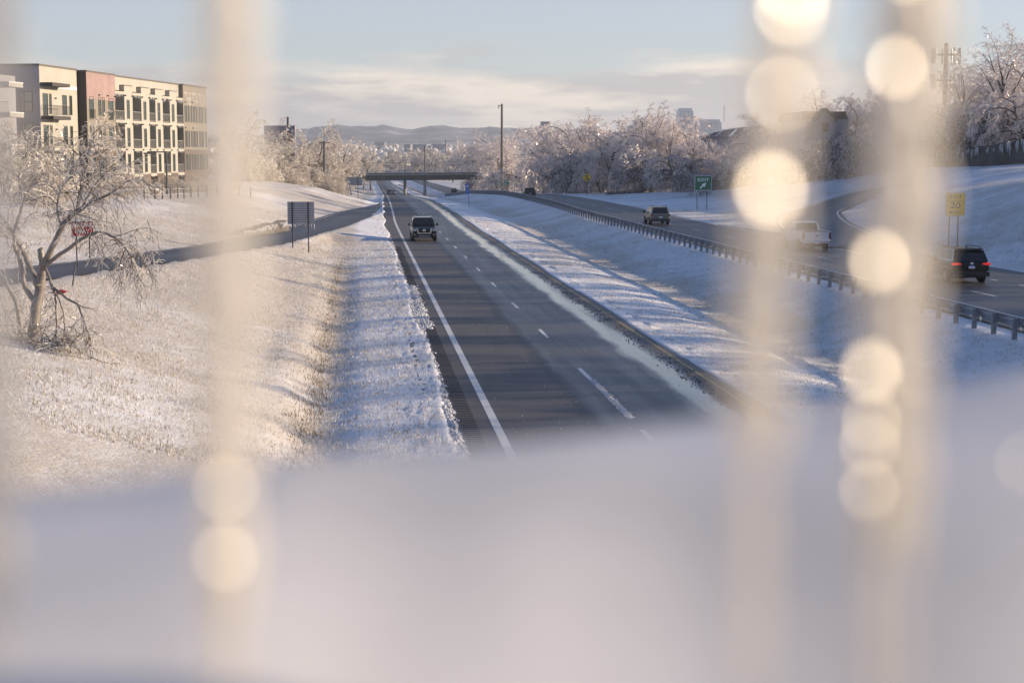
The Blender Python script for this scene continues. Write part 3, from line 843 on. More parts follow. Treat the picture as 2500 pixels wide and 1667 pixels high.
# ------------------------------------------------------------------ far overpass
D = 560.0
bl = px(850, 433, D)
br = empty('overpass', (px(1030, 440, D).x, D, -6.3), R(1.2), 'dark steel girder overpass crossing both carriageways far off', 'bridge')
x0, x1 = px(845, 430, D).x - br.location.x - 16, px(1185, 430, D).x - br.location.x + 12
ztop, zbot = px(1000, 424, D).z + 6.3, px(1000, 440, D).z + 6.3
def bz(x): return (x - x0) / (x1 - x0) * .55 - .35
def slab(nm, y0, y1, za, zb, m):
    n = 8; b = MB()
    xs = np.linspace(x0, x1, n)
    for x in xs:
        for yy, zz in ((y0, za), (y1, za), (y1, zb), (y0, zb)): b.v.append((x, yy, zz + bz(x)))
    for i in range(n - 1):
        for j in range(4): b.f.append((i * 4 + j, i * 4 + (j + 1) % 4, i * 4 + 4 + (j + 1) % 4, i * 4 + 4 + j))
    b.f += [(3, 2, 1, 0), tuple((n - 1) * 4 + j for j in range(4))]
    return b.build(nm, m, br)
slab('girder', -.15, .25, zbot, ztop - .45, M['girder'])
for yy in (2.4, 4.8, 7.2, 9.6): slab('girder', yy, yy + .3, zbot + .02, ztop - .46, M['girder'])
slab('deck', -.9, 10.9, ztop - .44, ztop - .12, M['concrete'])
slab('kerb_parapet', -.95, -.65, ztop - .10, ztop + .28, M['girder'])
slab('snow_strip', -.98, -.6, ztop + .29, ztop + .36, M['snow_clean'])
slab('parapet', 10.4, 10.8, ztop - .10, ztop + .35, M['concrete'])
slab('handrail', -.85, -.75, ztop + .92, ztop + 1.02, M['steel'])
for x in np.linspace(x0 + .5, x1 - .5, 30): MB().box(x - .06, x + .06, -.84, -.76, ztop + .3 + bz(x), ztop + .92 + bz(x)).build('rail_post', M['steel'], br)
for q, yy in ((1037.5, 1.0), (990, 9.0)):
    x = px(q, 450, D + yy).x - br.location.x
    MB().lathe([(.55, -3.0), (.50, zbot)], 12, c=(x, yy, 0)).build('pier', M['concrete'], br)
MB().box(x0 - 8, x0 + 1.5, -.5, 10.5, -1, zbot + .1).build('abutment', M['concrete'], br)
MB().box(x1 - 1.5, x1 + 8, -.5, 10.5, -1, zbot + .1).build('abutment', M['concrete'], br)

# ------------------------------------------------------------------ vehicles
def body_loft(st):
    m = MB(); k = 12
    for y, hw, zb, zt in st:
        zm = zb + .45 * (zt - zb)
        for x, z in ((-.80, zb), (.80, zb), (.965, zb + .10), (1, zm), (.985, zt - .10), (.95, zt - .03), (.86, zt), (-.86, zt), (-.95, zt - .03), (-.985, zt - .10), (-1, zm), (-.965, zb + .10)):
            m.v.append((x * hw, y, z))
    for i in range(len(st) - 1):
        for j in range(k): m.f.append((i * k + j, i * k + (j + 1) % k, i * k + k + (j + 1) % k, i * k + k + j))
    m.f += [tuple(range(k - 1, -1, -1)), tuple((len(st) - 1) * k + j for j in range(k))]
    return m
def panel(m, A, B, C_, D_, s0, s1, t0, t1, off=.012, th=.008):
    A, B, C_, D_ = map(Vector, (A, B, C_, D_))
    n = (B - A).cross(D_ - A).normalized()
    def at(s, t): return (A * (1 - s) + B * s) * (1 - t) + (D_ * (1 - s) + C_ * s) * t
    q = [at(s0, t0), at(s1, t0), at(s1, t1), at(s0, t1)]
    return m.add([p + n * (off - th) for p in q] + [p + n * off for p in q], [(3, 2, 1, 0), (4, 5, 6, 7), (0, 1, 5, 4), (1, 2, 6, 5), (2, 3, 7, 6), (3, 0, 4, 7)])
def wheel(parent, x, y, r, w, side):
    o = link('wheel', MB().lathe([(r * .60, -w / 2), (r * .92, -w / 2), (r, -w * .32), (r, w * .32), (r * .92, w / 2), (r * .60, w / 2)], 22, 'x').mesh('wheel', M['rubber'], False), parent, (x, y, r))
    rm = MB().lathe([(r * .62, -.015), (r * .60, .012), (r * .50, .005), (r * .15, -.02), (r * .12, .012), (.01, .014)], 20, 'x')
    for k in range(5):
        a = 6.283 * k / 5
        c, s = math.cos(a), math.sin(a)
        rm.add([(.012, c * r * .1 - s * .035, s * r * .1 + c * .035), (.012, c * r * .1 + s * .035, s * r * .1 - c * .035), (.016, c * r * .55 + s * .03, s * r * .55 - c * .03), (.016, c * r * .55 - s * .03, s * r * .55 + c * .03)], [(0, 1, 2, 3)])
    link('rim', rm.mesh('rim', M['alloy'], fix=False), o, (side * w * .47, 0, 0), None, (side, 1, 1))
    return o
def vehicle(nm, label, cat, loc, rotz, S):
    t = empty(nm, loc, rotz, label, cat)
    paint = S['paint']; Wd, L, H = S['W'] / 2, S['L'], S['H']
    r = S['r']; belt = S['belt']
    st = [(y * L / 2, hw * Wd, zb, zt) for y, hw, zb, zt in S['st']]
    m = body_loft(st)
    me = m.mesh('body', paint)
    bm = bmesh.new(); bm.from_mesh(me)
    bmesh.ops.bevel(bm, geom=[e for e in bm.edges if len(e.link_faces) == 2 and e.calc_face_angle(0) > .5], offset=.035, segments=2, affect='EDGES', clamp_overlap=True)
    bm.to_mesh(me); bm.free()
    link('body', me, t)
    # cabin
    (fb, ft, rt, rb, wb, wt) = S['cab']
    bot = [(-wb * Wd, rb, belt - .05), (wb * Wd, rb, belt - .05), (wb * Wd, fb, belt - .05), (-wb * Wd, fb, belt - .05)]
    top = [(-wt * Wd, rt, H - .03), (wt * Wd, rt, H - .03), (wt * Wd, ft, H - .03), (-wt * Wd, ft, H - .03)]
    c = MB().add(bot + top, [(0, 3, 2, 1), (4, 5, 6, 7), (0, 1, 5, 4), (1, 2, 6, 5), (2, 3, 7, 6), (3, 0, 4, 7)])
    me = c.mesh('cabin', paint)
    bm = bmesh.new(); bm.from_mesh(me)
    bmesh.ops.bevel(bm, geom=bm.edges[:], offset=.07, segments=3, affect='EDGES', clamp_overlap=True)
    bm.to_mesh(me); bm.free()
    cab = link('cabin', me, t)
    b, tp = bot, top
    panel(MB(), b[2], b[3], tp[3], tp[2], .06, .94, .16, .90).build('windscreen', M['glass'], cab)
    panel(MB(), b[0], b[1], tp[1], tp[0], *S.get('rearwin', (.08, .92, .20, .86))).build('rear_window', M['glass'], cab)
    for side, (A, B, C_, D_) in (('r', (b[1], b[2], tp[2], tp[1])), ('l', (b[3], b[0], tp[0], tp[3]))):
        for s0, s1 in S['sidewin']:
            a, e = (s0, s1) if side == 'r' else (1 - s1, 1 - s0)
            panel(MB(), A, B, C_, D_, a, e, .20, .86).build('side_window', M['glass'], cab)
        if S.get('trim'):
            a, e = (.03, .80) if side == 'r' else (.20, .97)
            tm = MB(); panel(tm, A, B, C_, D_, a, e, .145, .175, .02); panel(tm, A, B, C_, D_, a, e, .885, .91, .02)
            aa, ee = (.03, .045) if side == 'r' else (.955, .97)
            panel(tm, A, B, C_, D_, aa, ee, .175, .885, .02)
            tm.build('window_trim', M['chrome'], cab)
    if S.get('rails'):
        for sx in (-1, 1):
            MB().tube([(sx * wt * Wd * .88, rt + .1, H), (sx * wt * Wd * .88, rt + .25, H + .05), (sx * wt * Wd * .88, ft - .35, H + .05), (sx * wt * Wd * .88, ft - .15, H)], .022, 6).build('roof_rail', M['black'] if S['rails'] == 1 else M['chrome'], t)
    # wheels and arches
    for y in S['axles']:
        for sx in (-1, 1):
            MB().lathe([(r * 1.20, -.03), (r * 1.20, .008), (.02, .012)], 24, 'x', (0, 0, 0)).build('wheel_arch', M['black'], t, loc=(sx * (Wd * .985), y, r * 1.02), rot=(0, 0, 0 if sx > 0 else math.pi))
            wheel(t, sx * (Wd - .10), y, r, .25, sx)
    # mirrors
    for sx in (-1, 1):
        ym = S['mirror']
        mm = MB().lathe([(.03, -.07), (.10, -.06), (.115, 0), (.10, .05), (.02, .06)], 10, 'y', (sx * (Wd + .13), ym, belt + .10)).tube([(sx * (Wd - .06), ym, belt + .02), (sx * (Wd + .10), ym, belt + .06)], .03, 5)
        mm.build('mirror', S.get('mirror_mat', M['black']), t, True)
    yf, yr = L / 2, -L / 2
    return t

def plate(t, y, z, sgn, m):
    o = MB().box(-.155, .155, min(y, y + sgn * .012), max(y, y + sgn * .012), z - .077, z + .077).build('number_plate', m, t)
    MB().box(-.155, .155, min(y + sgn * .013, y + sgn * .017), max(y + sgn * .013, y + sgn * .017), z + .035, z + .077).build('plate_band', M['blue_sign'], o)

BASE = dict(front=(0, 0), rear=(0, 0))
def suv_spec(**k):
    S = dict(BASE); S.update(k); return S
pt = lambda n, c, r=.25, metal=.3: mat(n, c, r, metal, var=.08, scale=2)
ROT_AWAY, ROT_ON = R(5.0), R(185.2)

# --- black SUV coming towards the camera
S = suv_spec(paint=pt('black_car_paint', (.006, .007, .009), .16, 0), W=2.03, L=5.30, H=1.90, r=.40, belt=1.22,
    st=[(-1.0, .90, .42, 1.05), (-.985, .95, .34, 1.16), (-.9, .985, .30, 1.24), (-.3, 1, .30, 1.25), (.35, 1, .30, 1.24), (.42, .995, .30, 1.20), (.85, .975, .30, 1.16), (.96, .95, .30, 1.10), (1.0, .90, .42, 1.0)],
    cab=(1.10, .42, -2.20, -2.52, .945, .76), sidewin=((.04, .27), (.30, .58), (.61, .90)), axles=(-1.55, 1.52), mirror=.86, rails=2)
pos = px(1033, 583, 136)
arm = vehicle('black_suv', 'black full-size SUV with chrome grille coming towards the camera', 'suv', (pos.x, 136, float(Z0(136)) + .002), ROT_ON, S)
yf = 2.65
MB().poly_y([(-.62, 1.04), (-.50, .70), (.50, .70), (.62, 1.04)], yf + .0, yf + .05).build('grille', M['black'], arm)
ch = MB()
ch.poly_y([(-.66, 1.07), (-.54, .66), (-.42, .66), (-.52, 1.07)], yf + .052, yf + .075).poly_y([(.52, 1.07), (.42, .66), (.54, .66), (.66, 1.07)], yf + .052, yf + .075).poly_y([(-.50, .64), (.50, .64), (.46, .72), (-.46, .72)], yf + .053, yf + .073)
ch.build('grille_surround', M['chrome'], arm)
MB().lathe([(.12, 0), (.12, .02), (.09, .025)], 18, 'y', (0, yf + .052, .90)).build('badge', M['chrome'], arm)
for sx in (-1, 1):
    MB().poly_y([(sx * .66, .84), (sx * .98, .90), (sx * .96, 1.06), (sx * .68, 1.02)], yf - .16, yf + .035).build('headlight', M['headlamp'], arm)
    MB().lathe([(.06, 0), (.05, .03)], 12, 'y', (sx * .78, yf + .03, .56)).build('fog_lamp', M['headlamp'], arm)
MB().box(-.96, .96, yf - .2, yf + .04, .34, .62).build('bumper', M['black'], arm)
MB().box(-.45, .45, yf + .041, yf + .055, .40, .47).build('skid_plate', M['alloy'], arm)

# --- near-black crossover driving away, right
S = suv_spec(paint=pt('deep_black_paint', (.006, .006, .008), .14, 0), W=1.93, L=4.89, H=1.72, r=.375, belt=1.06,
    st=[(-1.0, .88, .50, .98), (-.985, .94, .34, 1.06), (-.9, .98, .28, 1.09), (-.3, 1, .27, 1.09), (.35, 1, .27, 1.08), (.45, .99, .27, 1.04), (.85, .95, .28, .93), (.96, .90, .30, .82), (1.0, .80, .40, .74)],
    cab=(1.05, .38, -2.0, -2.38, .94, .74), sidewin=((.06, .26), (.29, .56), (.58, .86)), axles=(-1.42, 1.37), mirror=.80, rails=1, trim=True, rearwin=(.07, .93, .16, .84))
pos = px(2328, 692, 83)
hl = vehicle('black_crossover', 'black crossover with lit red tail lights driving away at right', 'suv', (pos.x, 83, float(Z0(83) + RO(83)) + .002), ROT_AWAY, S)
yr = -2.445
MB().box(-.66, .66, -2.24, -2.02, 1.685, 1.715).build('roof_spoiler', S['paint'], hl)
MB().poly_x([(-1.75, 1.70), (-1.62, 1.70), (-1.70, 1.80)], -.015, .015).build('antenna_fin', M['black'], hl)
for sx in (-1, 1):
    lm = MB().poly_y([(sx * .52, .95), (sx * .93, .90), (sx * .945, 1.03), (sx * .80, 1.05), (sx * .53, .99)], yr - .03, yr + .25)
    lm.build('tail_light', M['red_lit'], hl)
    MB().box(sx * .9 - .14, sx * .9 + .02, yr - .02, yr + .01, .585, .615).build('reflector', M['chrome'], hl)
MB().box(-.90, .90, yr - .05, yr + .3, .36, .58).build('bumper', M['black'], hl)
MB().lathe([(.075, 0), (.075, -.02), (.05, -.025)], 16, 'y', (0, yr - .005, .99)).build('badge', M['chrome'], hl)
plate(hl, yr - .006, .83, -1, M['white_sign'])
MB().box(-.13, .13, -2.52, -2.44, .30, .35).build('tow_hitch', M['black'], hl)

# --- white pickup
S = suv_spec(paint=pt('white_truck_paint', (.60, .61, .63), .28, .0), W=1.95, L=5.55, H=1.86, r=.37, belt=1.20,
    st=[(-1.0, .96, .62, 1.22), (-.97, .98, .52, 1.24), (-.3, 1, .46, 1.24), (.2, 1, .40, 1.22), (.35, 1, .40, 1.20), (.85, .97, .40, 1.12), (.97, .94, .42, 1.06), (1.0, .90, .50, 1.0)],
    cab=(1.30, .72, -.10, -.28, .95, .80), sidewin=((.08, .40), (.44, .90)), axles=(-1.72, 1.66), mirror=.95, rearwin=(.07, .93, .16, .86), mirror_mat=M['chrome'])
pos = px(1966, 610, 111)
pk = vehicle('pickup_truck', 'white pickup truck with tailgate and chrome bumper driving away behind the blurred post', 'pickup truck', (pos.x, 111, float(Z0(111) + RO(111)) + .002), ROT_AWAY, S)
yr = -2.775
MB().box(-.80, .80, yr - .02, yr + .02, .66, 1.20).build('tailgate', S['paint'], pk)
MB().box(-.10, .10, yr - .035, yr - .021, .98, 1.05).build('tailgate_handle', M['black'], pk)
MB().box(-.84, .84, -2.70, -.35, 1.235, 1.25).build('bed_floor', M['black'], pk)
for sx in (-1, 1):
    MB().box(sx * .885 - .06, sx * .885 + .06, yr - .025, yr + .05, .78, 1.18).build('tail_light', M['red_lens'], pk)
    MB().box(sx * .92 - .05, sx * .92 + .05, -2.72, -.35, 1.235, 1.30).build('bed_rail', S['paint'], pk)
MB().box(-.92, .92, yr - .16, yr - .03, .50, .66).build('bumper', M['chrome'], pk)
plate(pk, yr - .17, .58, -1, M['white_sign'])
MB().box(-.7, .7, -2.6, -2.2, .30, .50).build('underbody', M['black'], pk)

# --- grey-beige small SUV
S = suv_spec(paint=pt('grey_green_paint', (.17, .172, .155), .30, .3), W=1.78, L=4.50, H=1.64, r=.345, belt=1.00,
    st=[(-1.0, .90, .48, .92), (-.985, .95, .34, 1.00), (-.9, .985, .27, 1.03), (-.3, 1, .26, 1.03), (.3, 1, .26, 1.02), (.42, .99, .26, .99), (.85, .95, .27, .90), (.96, .91, .30, .82), (1.0, .84, .40, .74)],
    cab=(1.05, .35, -1.95, -2.20, .945, .76), sidewin=((.06, .27), (.30, .58), (.61, .88)), axles=(-1.30, 1.28), mirror=.80, rails=1, rearwin=(.06, .94, .14, .88))
pos = px(1600, 545, 152)
fo = vehicle('grey_suv', 'grey green boxy SUV driving away in the lane beside the guardrail', 'suv', (pos.x, 151, float(Z0(151) + RO(151)) + .002), ROT_AWAY, S)
yr = -2.25
for sx in (-1, 1): MB().box(sx * .80 - .10, sx * .80 + .06, yr - .03, yr + .1, .78, .96).build('tail_light', M['red_lens'], fo)
MB().box(-.85, .85, yr - .05, yr + .3, .30, .56).build('bumper', mat('dark_grey_plastic', (.045, .045, .047), .6), fo)
plate(fo, yr - .012, .72, -1, M['white_sign'])

# --- dark saloon far ahead
S = suv_spec(paint=pt('dark_saloon_paint', (.010, .011, .014), .18, 0), W=1.84, L=4.85, H=1.46, r=.33, belt=.95,
    st=[(-1.0, .85, .50, .92), (-.98, .92, .32, .99), (-.85, .97, .25, 1.0), (-.3, 1, .22, .98), (.35, 1, .22, .96), (.85, .95, .24, .86), (.96, .9, .28, .76), (1.0, .82, .36, .68)],
    cab=(.95, .25, -1.0, -1.75, .93, .70), sidewin=((.20, .50), (.53, .84)), axles=(-1.42, 1.40), mirror=.72, rearwin=(.10, .90, .10, .88))
pos = px(1290.6, 474, 252)
sd = vehicle('dark_saloon', 'dark saloon car far ahead in the outgoing lanes near the iced trees', 'car', (pos.x, 252, float(Z0(252) + RO(252)) + .002), ROT_AWAY, S)
for sx in (-1, 1): MB().box(sx * .74 - .16, sx * .74 + .10, -2.45, -2.36, .80, .92).build('tail_light', M['red_lens'], sd)
plate(sd, -2.435, .62, -1, M['white_sign'])
MB().box(-.88, .88, -2.47, -2.2, .30, .52).build('bumper', M['black'], sd)

# --- two cars coming, by the overpass
S = suv_spec(paint=pt('silver_car_paint', (.30, .31, .33), .25, .5), W=1.86, L=4.7, H=1.66, r=.35, belt=1.02,
    st=[(-1.0, .90, .48, .95), (-.96, .96, .28, 1.03), (-.3, 1, .26, 1.04), (.35, 1, .26, 1.02), (.85, .96, .26, .93), (.96, .92, .28, .86), (1.0, .86, .36, .78)],
    cab=(1.05, .35, -1.9, -2.2, .94, .76), sidewin=((.08, .40), (.45, .88)), axles=(-1.38, 1.36), mirror=.8)
def front_bits(v, yf, z, w):
    MB().box(-w * .45, w * .45, yf, yf + .03, z - .16, z + .06).build('grille', M['black'], v)
    for sx in (-1, 1): MB().box(sx * w * .66 - .17, sx * w * .66 + .15, yf - .2, yf + .02, z - .02, z + .12).build('headlight', M['headlamp'], v)
    MB().box(-w * .94, w * .94, yf - .2, yf + .03, z - .48, z - .24).build('bumper', M['black'], v)
for nm, lab, q, v, dd_, pm in (('silver_car', 'small silver car coming out from under the far overpass', 959.5, 475.5, 530, S['paint']),
                              ('dark_car', 'dark car just behind the silver one under the far overpass', 951.5, 474, 548, pt('dark_blue_paint', (.012, .014, .02)))):
    S2 = dict(S); S2['paint'] = pm
    pos = px(q, v, dd_)
    front_bits(vehicle(nm, lab, 'car', (pos.x, dd_, float(Z0(dd_)) + .002), R(184.5), S2), 2.35, .72, .93)
S3 = dict(S); S3['paint'] = pt('dark_van_paint', (.02, .02, .023)); pos = px(1108, 460, 540)
vv = vehicle('distant_dark_car', 'tiny dark car at the end of the guardrail near the overpass', 'car', (pos.x, 540, gz(pos.x, 540) + .07), R(4.5), S3)
for sx in (-1, 1): MB().box(sx * .74 - .10, sx * .74 + .10, -2.42, -2.30, .74, .98).build('tail_light', M['red_lens'], vv)

# ------------------------------------------------------------------ apartment buildings, left
M.update(
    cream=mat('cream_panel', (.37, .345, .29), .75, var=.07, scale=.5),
    greyp=mat('grey_stucco', (.30, .295, .31), .8, var=.05, scale=.4),
    pinkp=mat('faded_pink_painted_panel', (.29, .20, .18), .8, var=.14, scale=.6),
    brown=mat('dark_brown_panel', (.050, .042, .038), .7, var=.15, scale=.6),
    taupe=mat('taupe_panel', (.215, .19, .145), .8, var=.06, scale=.5),
    brick=mat('brown_brick', (.105, .078, .058), .85, var=.2, scale=6),
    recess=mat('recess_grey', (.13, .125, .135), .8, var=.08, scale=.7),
    frame=mat('window_frame_bronze', (.10, .085, .065), .5),
    pane=mat('apartment_glass', (.03, .045, .04), .08, spec=.7),
    door=mat('green_curtained_glass', (.055, .075, .05), .15, spec=.6),
    railm=mat('dark_balcony_rail', (.055, .05, .045), .5),
    railg=mat('iced_balcony_rail', (.34, .32, .28), .4),
    letters=mat('faded_white_lettering', (.40, .36, .32), .8, var=.12, scale=1.5),
    roofm=mat('roof_edge_metal', (.12, .105, .09), .6))
p0 = Vector((-46.6 + .110 * 2.74, 178 + .9939 * 2.74, 3.4))
apt = empty('apartment_building', p0, -math.atan(.110 / .9939), 'long four-storey apartment building with pink corner, balconies and THE STATION lettering', 'building')
ROOF = 12.55
FL = [1.35, 4.37, 7.60, 10.65]
def win(t, x, y0, y1, z0, z1, split=0, pane='pane', nm='window'):
    """window in a wall that faces +X at plane x"""
    f = MB(); b = .07
    f.box(x, x + .05, y0, y0 + b, z0, z1).box(x, x + .05, y1 - b, y1, z0, z1).box(x, x + .05, y0 + b, y1 - b, z0, z0 + b).box(x, x + .05, y0 + b, y1 - b, z1 - b, z1)
    if split: f.box(x, x + .045, y0 + b, y1 - b, (z0 + z1) / 2 - .03, (z0 + z1) / 2 + .03)
    o = f.build(nm, M['frame'], t)
    MB().box(x - .03, x + .015, y0 + b, y1 - b, z0 + b, z1 - b).build('pane', M[pane], o)
    return o
def railing(t, x, y0, y1, z, m='railg', n=None, h=1.05):
    f = MB().box(x, x + .05, y0, y1, z + h - .05, z + h).box(x, x + .04, y0, y1, z + .08, z + .12)
    n = n or max(3, int((y1 - y0) / .16))
    for k in range(n + 1):
        y = y0 + (y1 - y0 - .03) * k / n
        f.box(x + .01, x + .03, y, y + .025, z + .12, z + h - .05)
    return f.build('balcony_railing', M[m], t)
def spot(t, x, y, z): return MB().box(x, x + .18, y - .10, y + .10, z, z + .14).build('wall_lamp', M['black'], t)
DEP = -16
# pink corner block
MB().box(DEP, 0, 0, 8.9, 4.25, ROOF - 2.9).build('wall', M['taupe'], apt)
MB().box(DEP, .03, -.02, 8.93, ROOF - 2.895, ROOF - .005).build('painted_wall_sign', M['pinkp'], apt)
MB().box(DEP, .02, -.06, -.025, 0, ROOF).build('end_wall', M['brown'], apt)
MB().box(DEP, .05, .01, 8.95, -.5, 4.24).build('brick_base', M['brick'], apt)
MB().box(DEP, .10, -.10, 9.0, ROOF, ROOF + .18).build('parapet_cap', M['roofm'], apt)
MB().box(DEP, .09, -.07, 8.97, 4.05, 4.30).build('band_course', M['cream'], apt)
for z in (FL[2], FL[1]):
    for y0, y1 in ((.75, 2.0), (6.7, 8.2)):
        win(apt, .005, y0, y1, z - .1, z + 2.35, 0, 'pane', 'french_window'); railing(apt, .18, y0 - .05, y1 + .05, z - .1, 'railm', 9)
    win(apt, .005, 3.5, 4.35, z + .25, z + 2.35, 1); win(apt, .005, 4.75, 5.45, z + .25, z + 2.35)
for y0, y1 in ((1.3, 2.2), (3.3, 4.6), (4.9, 5.5), (6.8, 8.0)): win(apt, .055, y0, y1, .9, 3.4)
for z in (FL[3] - .55, FL[2] - .9, FL[1] - .7):
    for y in (3.6, 6.3, 8.55): spot(apt, .03, y, z)
# balcony range
REC = [(8.95, 12.0), (14.8, 17.9), (20.8, 23.1), (25.9, 28.7), (31.5, 34.2)]
PIER = [(12.0, 14.8), (17.9, 20.8), (23.1, 25.9), (28.7, 31.5)]
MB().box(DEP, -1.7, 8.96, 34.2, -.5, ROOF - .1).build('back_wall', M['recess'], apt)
MB().box(DEP, -.55, 8.97, 34.15, FL[3] + .35, ROOF - .02).build('attic_wall', M['cream'], apt)
MB().box(DEP, -.45, 8.98, 34.18, ROOF - .015, ROOF + .15).build('parapet_cap', M['roofm'], apt)
for i, (a, b_) in enumerate(PIER):
    MB().box(-1.69, 0, a, b_, 1.30, 11.55).build('pier', M['cream'], apt)
    MB().box(-1.69, .04, a + .05, b_ - .05, -.5, 1.29).build('brick_base', M['brick'], apt)
    MB().box(-1.69, .05, a - .02, b_ + .02, 11.555, 11.65).build('pier_cap', M['roofm'], apt)
    for z in FL[:3]:
        win(apt, .005, a + .75, a + 1.65, z + .15, z + 2.35, 1)
        spot(apt, .0, a + .15, z + 2.75); spot(apt, .0, b_ - .2, z + 2.75)
for i, (a, b_) in enumerate(REC):
    for z in FL[:3]:
        MB().box(-1.68, .02, a + .02, b_ - .02, z - .33, z - .01).build('balcony_slab', M['cream'], apt)
        railing(apt, -.12, a + .06, b_ - .06, z)
        win(apt, -1.69, a + .35, a + 1.9, z + .02, z + 2.25, 0, 'door', 'balcony_door')
        ic = MB()
        for _ in range(14): ic.icicle((.0, random.uniform(a + .1, b_ - .1), z - .32), random.uniform(.08, .4), .025)
        tag(ic.build('icicles', M['ice'], apt), kind='stuff')
    MB().box(-1.68, .02, a + .02, b_ - .02, FL[3] - .1, FL[3] + .20).build('balcony_lintel', M['cream'], apt)
    ic = MB()
    for _ in range(22): ic.icicle((.0, random.uniform(a + .1, b_ - .1), FL[3] - .1), random.uniform(.1, .6), .03)
    tag(ic.build('icicles', M['ice'], apt), kind='stuff')
    MB().box(-1.0, -.35, a + .4, a + .9, 0, .9).build('patio_post', M['brick'], apt)
# end block with lettering
MB().box(DEP, .0, 34.21, 44.6, 4.25, ROOF - .05).build('wall', M['taupe'], apt)
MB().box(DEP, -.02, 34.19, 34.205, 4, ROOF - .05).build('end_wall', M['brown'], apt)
MB().box(DEP, .05, 34.205, 44.62, -.5, 4.24).build('brick_base', M['brick'], apt)
MB().box(DEP, .10, 34.1, 44.7, ROOF - .045, ROOF + .14).build('parapet_cap', M['roofm'], apt)
tm = text_mesh('lettering', 'THE STATION', 2.35, M['letters'], 'CENTER', .05, .66)
link('lettering', tm, apt, (.035, 39.5, 10.75), (0, 0, R(90)))
for z in FL[:3]:
    x = .055 if z < 2 else .005
    for a, b_ in ((34.7, 35.7), (36.1, 36.7), (37.3, 37.8), (38.2, 39.2), (39.6, 40.2), (40.9, 41.4), (41.8, 42.8), (43.6, 44.2)): win(apt, x, a, b_, z + .2, z + 2.35)
for y in (34.9, 38.0): spot(apt, .0, y, FL[3] - .35); spot(apt, 0, y, FL[2] - .6)

# grey block nearest the left edge
blk = empty('apartment_block', p0, -math.atan(.110 / .9939), 'grey and cream apartment block with corner balcony at the left edge', 'building')
X = -.95
MB().box(X - 24, X, -10.6, -.30, -.5, ROOF + .1).build('wall', M['cream'], blk)
MB().box(X - 24, X + .02, -10.66, -10.61, -.5, ROOF + .1).build('end_wall', M['greyp'], blk)
MB().box(X - 24.1, X + .08, -10.74, -.2, ROOF + .105, ROOF + .3).build('parapet_cap', M['roofm'], blk)
def win_end(x0, x1, z0, z1, split=0):
    b = .06; y = -10.665
    f = MB().box(x0, x0 + b, y - .05, y, z0, z1).box(x1 - b, x1, y - .05, y, z0, z1).box(x0 + b, x1 - b, y - .05, y, z0, z0 + b).box(x0 + b, x1 - b, y - .05, y, z1 - b, z1)
    if split: f.box((x0 * .66 + x1 * .34) - .04, (x0 * .66 + x1 * .34) + .04, y - .045, y, z0 + b, z1 - b).box(x0 * .66 + x1 * .34, x1 - b, y - .04, y, (z0 + z1) / 2 - .04, (z0 + z1) / 2 + .04)
    o = f.build('window', M['frame'], blk)
    MB().box(x0 + b, x1 - b, y - .015, y + .02, z0 + b, z1 - b).build('pane', M['blind'], o)
M['blind'] = mat('blind_behind_glass', (.36, .35, .30), .25, spec=.6)
for z0, z1 in ((7.9, 10.05), (4.75, 6.85), (1.5, 3.6)):
    win_end(X - 2.1, X - .75, z0, z1, 1); win_end(X - 3.3, X - 2.65, z0, z1); win_end(X - 6.4, X - 5.6, z0, z1); win_end(X - 9.6, X - 8.3, z0, z1, 1)
for z in FL[:3]:
    MB().box(X, X + 1.3, -10.4, -5.6, z - .38, z - .02).build('balcony_slab', M['brown'] if z > 5 else M['cream'], blk)
    railing(blk, X + 1.22, -10.35, -5.65, z, 'railm')
    MB().box(X + .05, X + 1.2, -10.38, -10.34, z + 1.0, z + 1.05).build('balcony_railing', M['railm'], blk)
    win(blk, X + .005, -9.9, -8.6, z, z + 2.3, 0, 'pane', 'balcony_door'); win(blk, X + .005, -8.2, -7.6, z + .2, z + 2.3)
    win(blk, X + .005, -4.6, -3.4, z + .2, z + 2.3, 1); win(blk, X + .005, -2.6, -1.9, z + .2, z + 2.3)
    spot(blk, X, -6.6, z + 1.8)
MB().box(X, X + 1.3, -10.45, -5.6, FL[3] - .05, FL[3] + .32).build('balcony_roof', M['brown'], blk)
MB().box(X - .01, X + .03, -5.55, -.4, FL[3] - .1, FL[3] + .2).build('snow_ledge', M['snow_clean'], blk)

# snow-capped wing balconies at the very edge of the picture
wing = empty('balcony_wing', px(-40, 440, 160), R(-6), 'pale snowy balcony stack cut by the left edge', 'building')
wing.location.z = gz(wing.location.x, 160)
wx = px(33, 400, 160).x - wing.location.x
MB().box(-9, wx - 3.2, .1, 9, -.5, 11.6).build('wall', M['greyp'], wing)
for z in (1.4, 4.6, 7.7, 10.6):
    MB().box(wx - 3.4, wx, -.2, 3.2, z - .4, z).build('balcony_slab', M['cream'], wing)
    MB().box(wx - 3.42, wx + .02, -.22, 3.22, z + .005, z + .10).build('snow_cap', M['snow_clean'], wing)
    if z < 10:
        f = MB().box(wx - 3.3, wx - .05, -.15, -.1, z + 1.0, z + 1.06)
        for k in range(18): f.box(wx - 3.28 + k * .18, wx - 3.25 + k * .18, -.14, -.11, z + .1, z + 1.0)
        f.build('balcony_railing', M['railg'], wing)
    ic = MB()
    for _ in range(16): ic.icicle((wx - 3.4 + random.random() * 3.4, -.19, z - .4), random.uniform(.1, .4), .03)
    tag(ic.build('icicles', M['ice'], wing), kind='stuff')

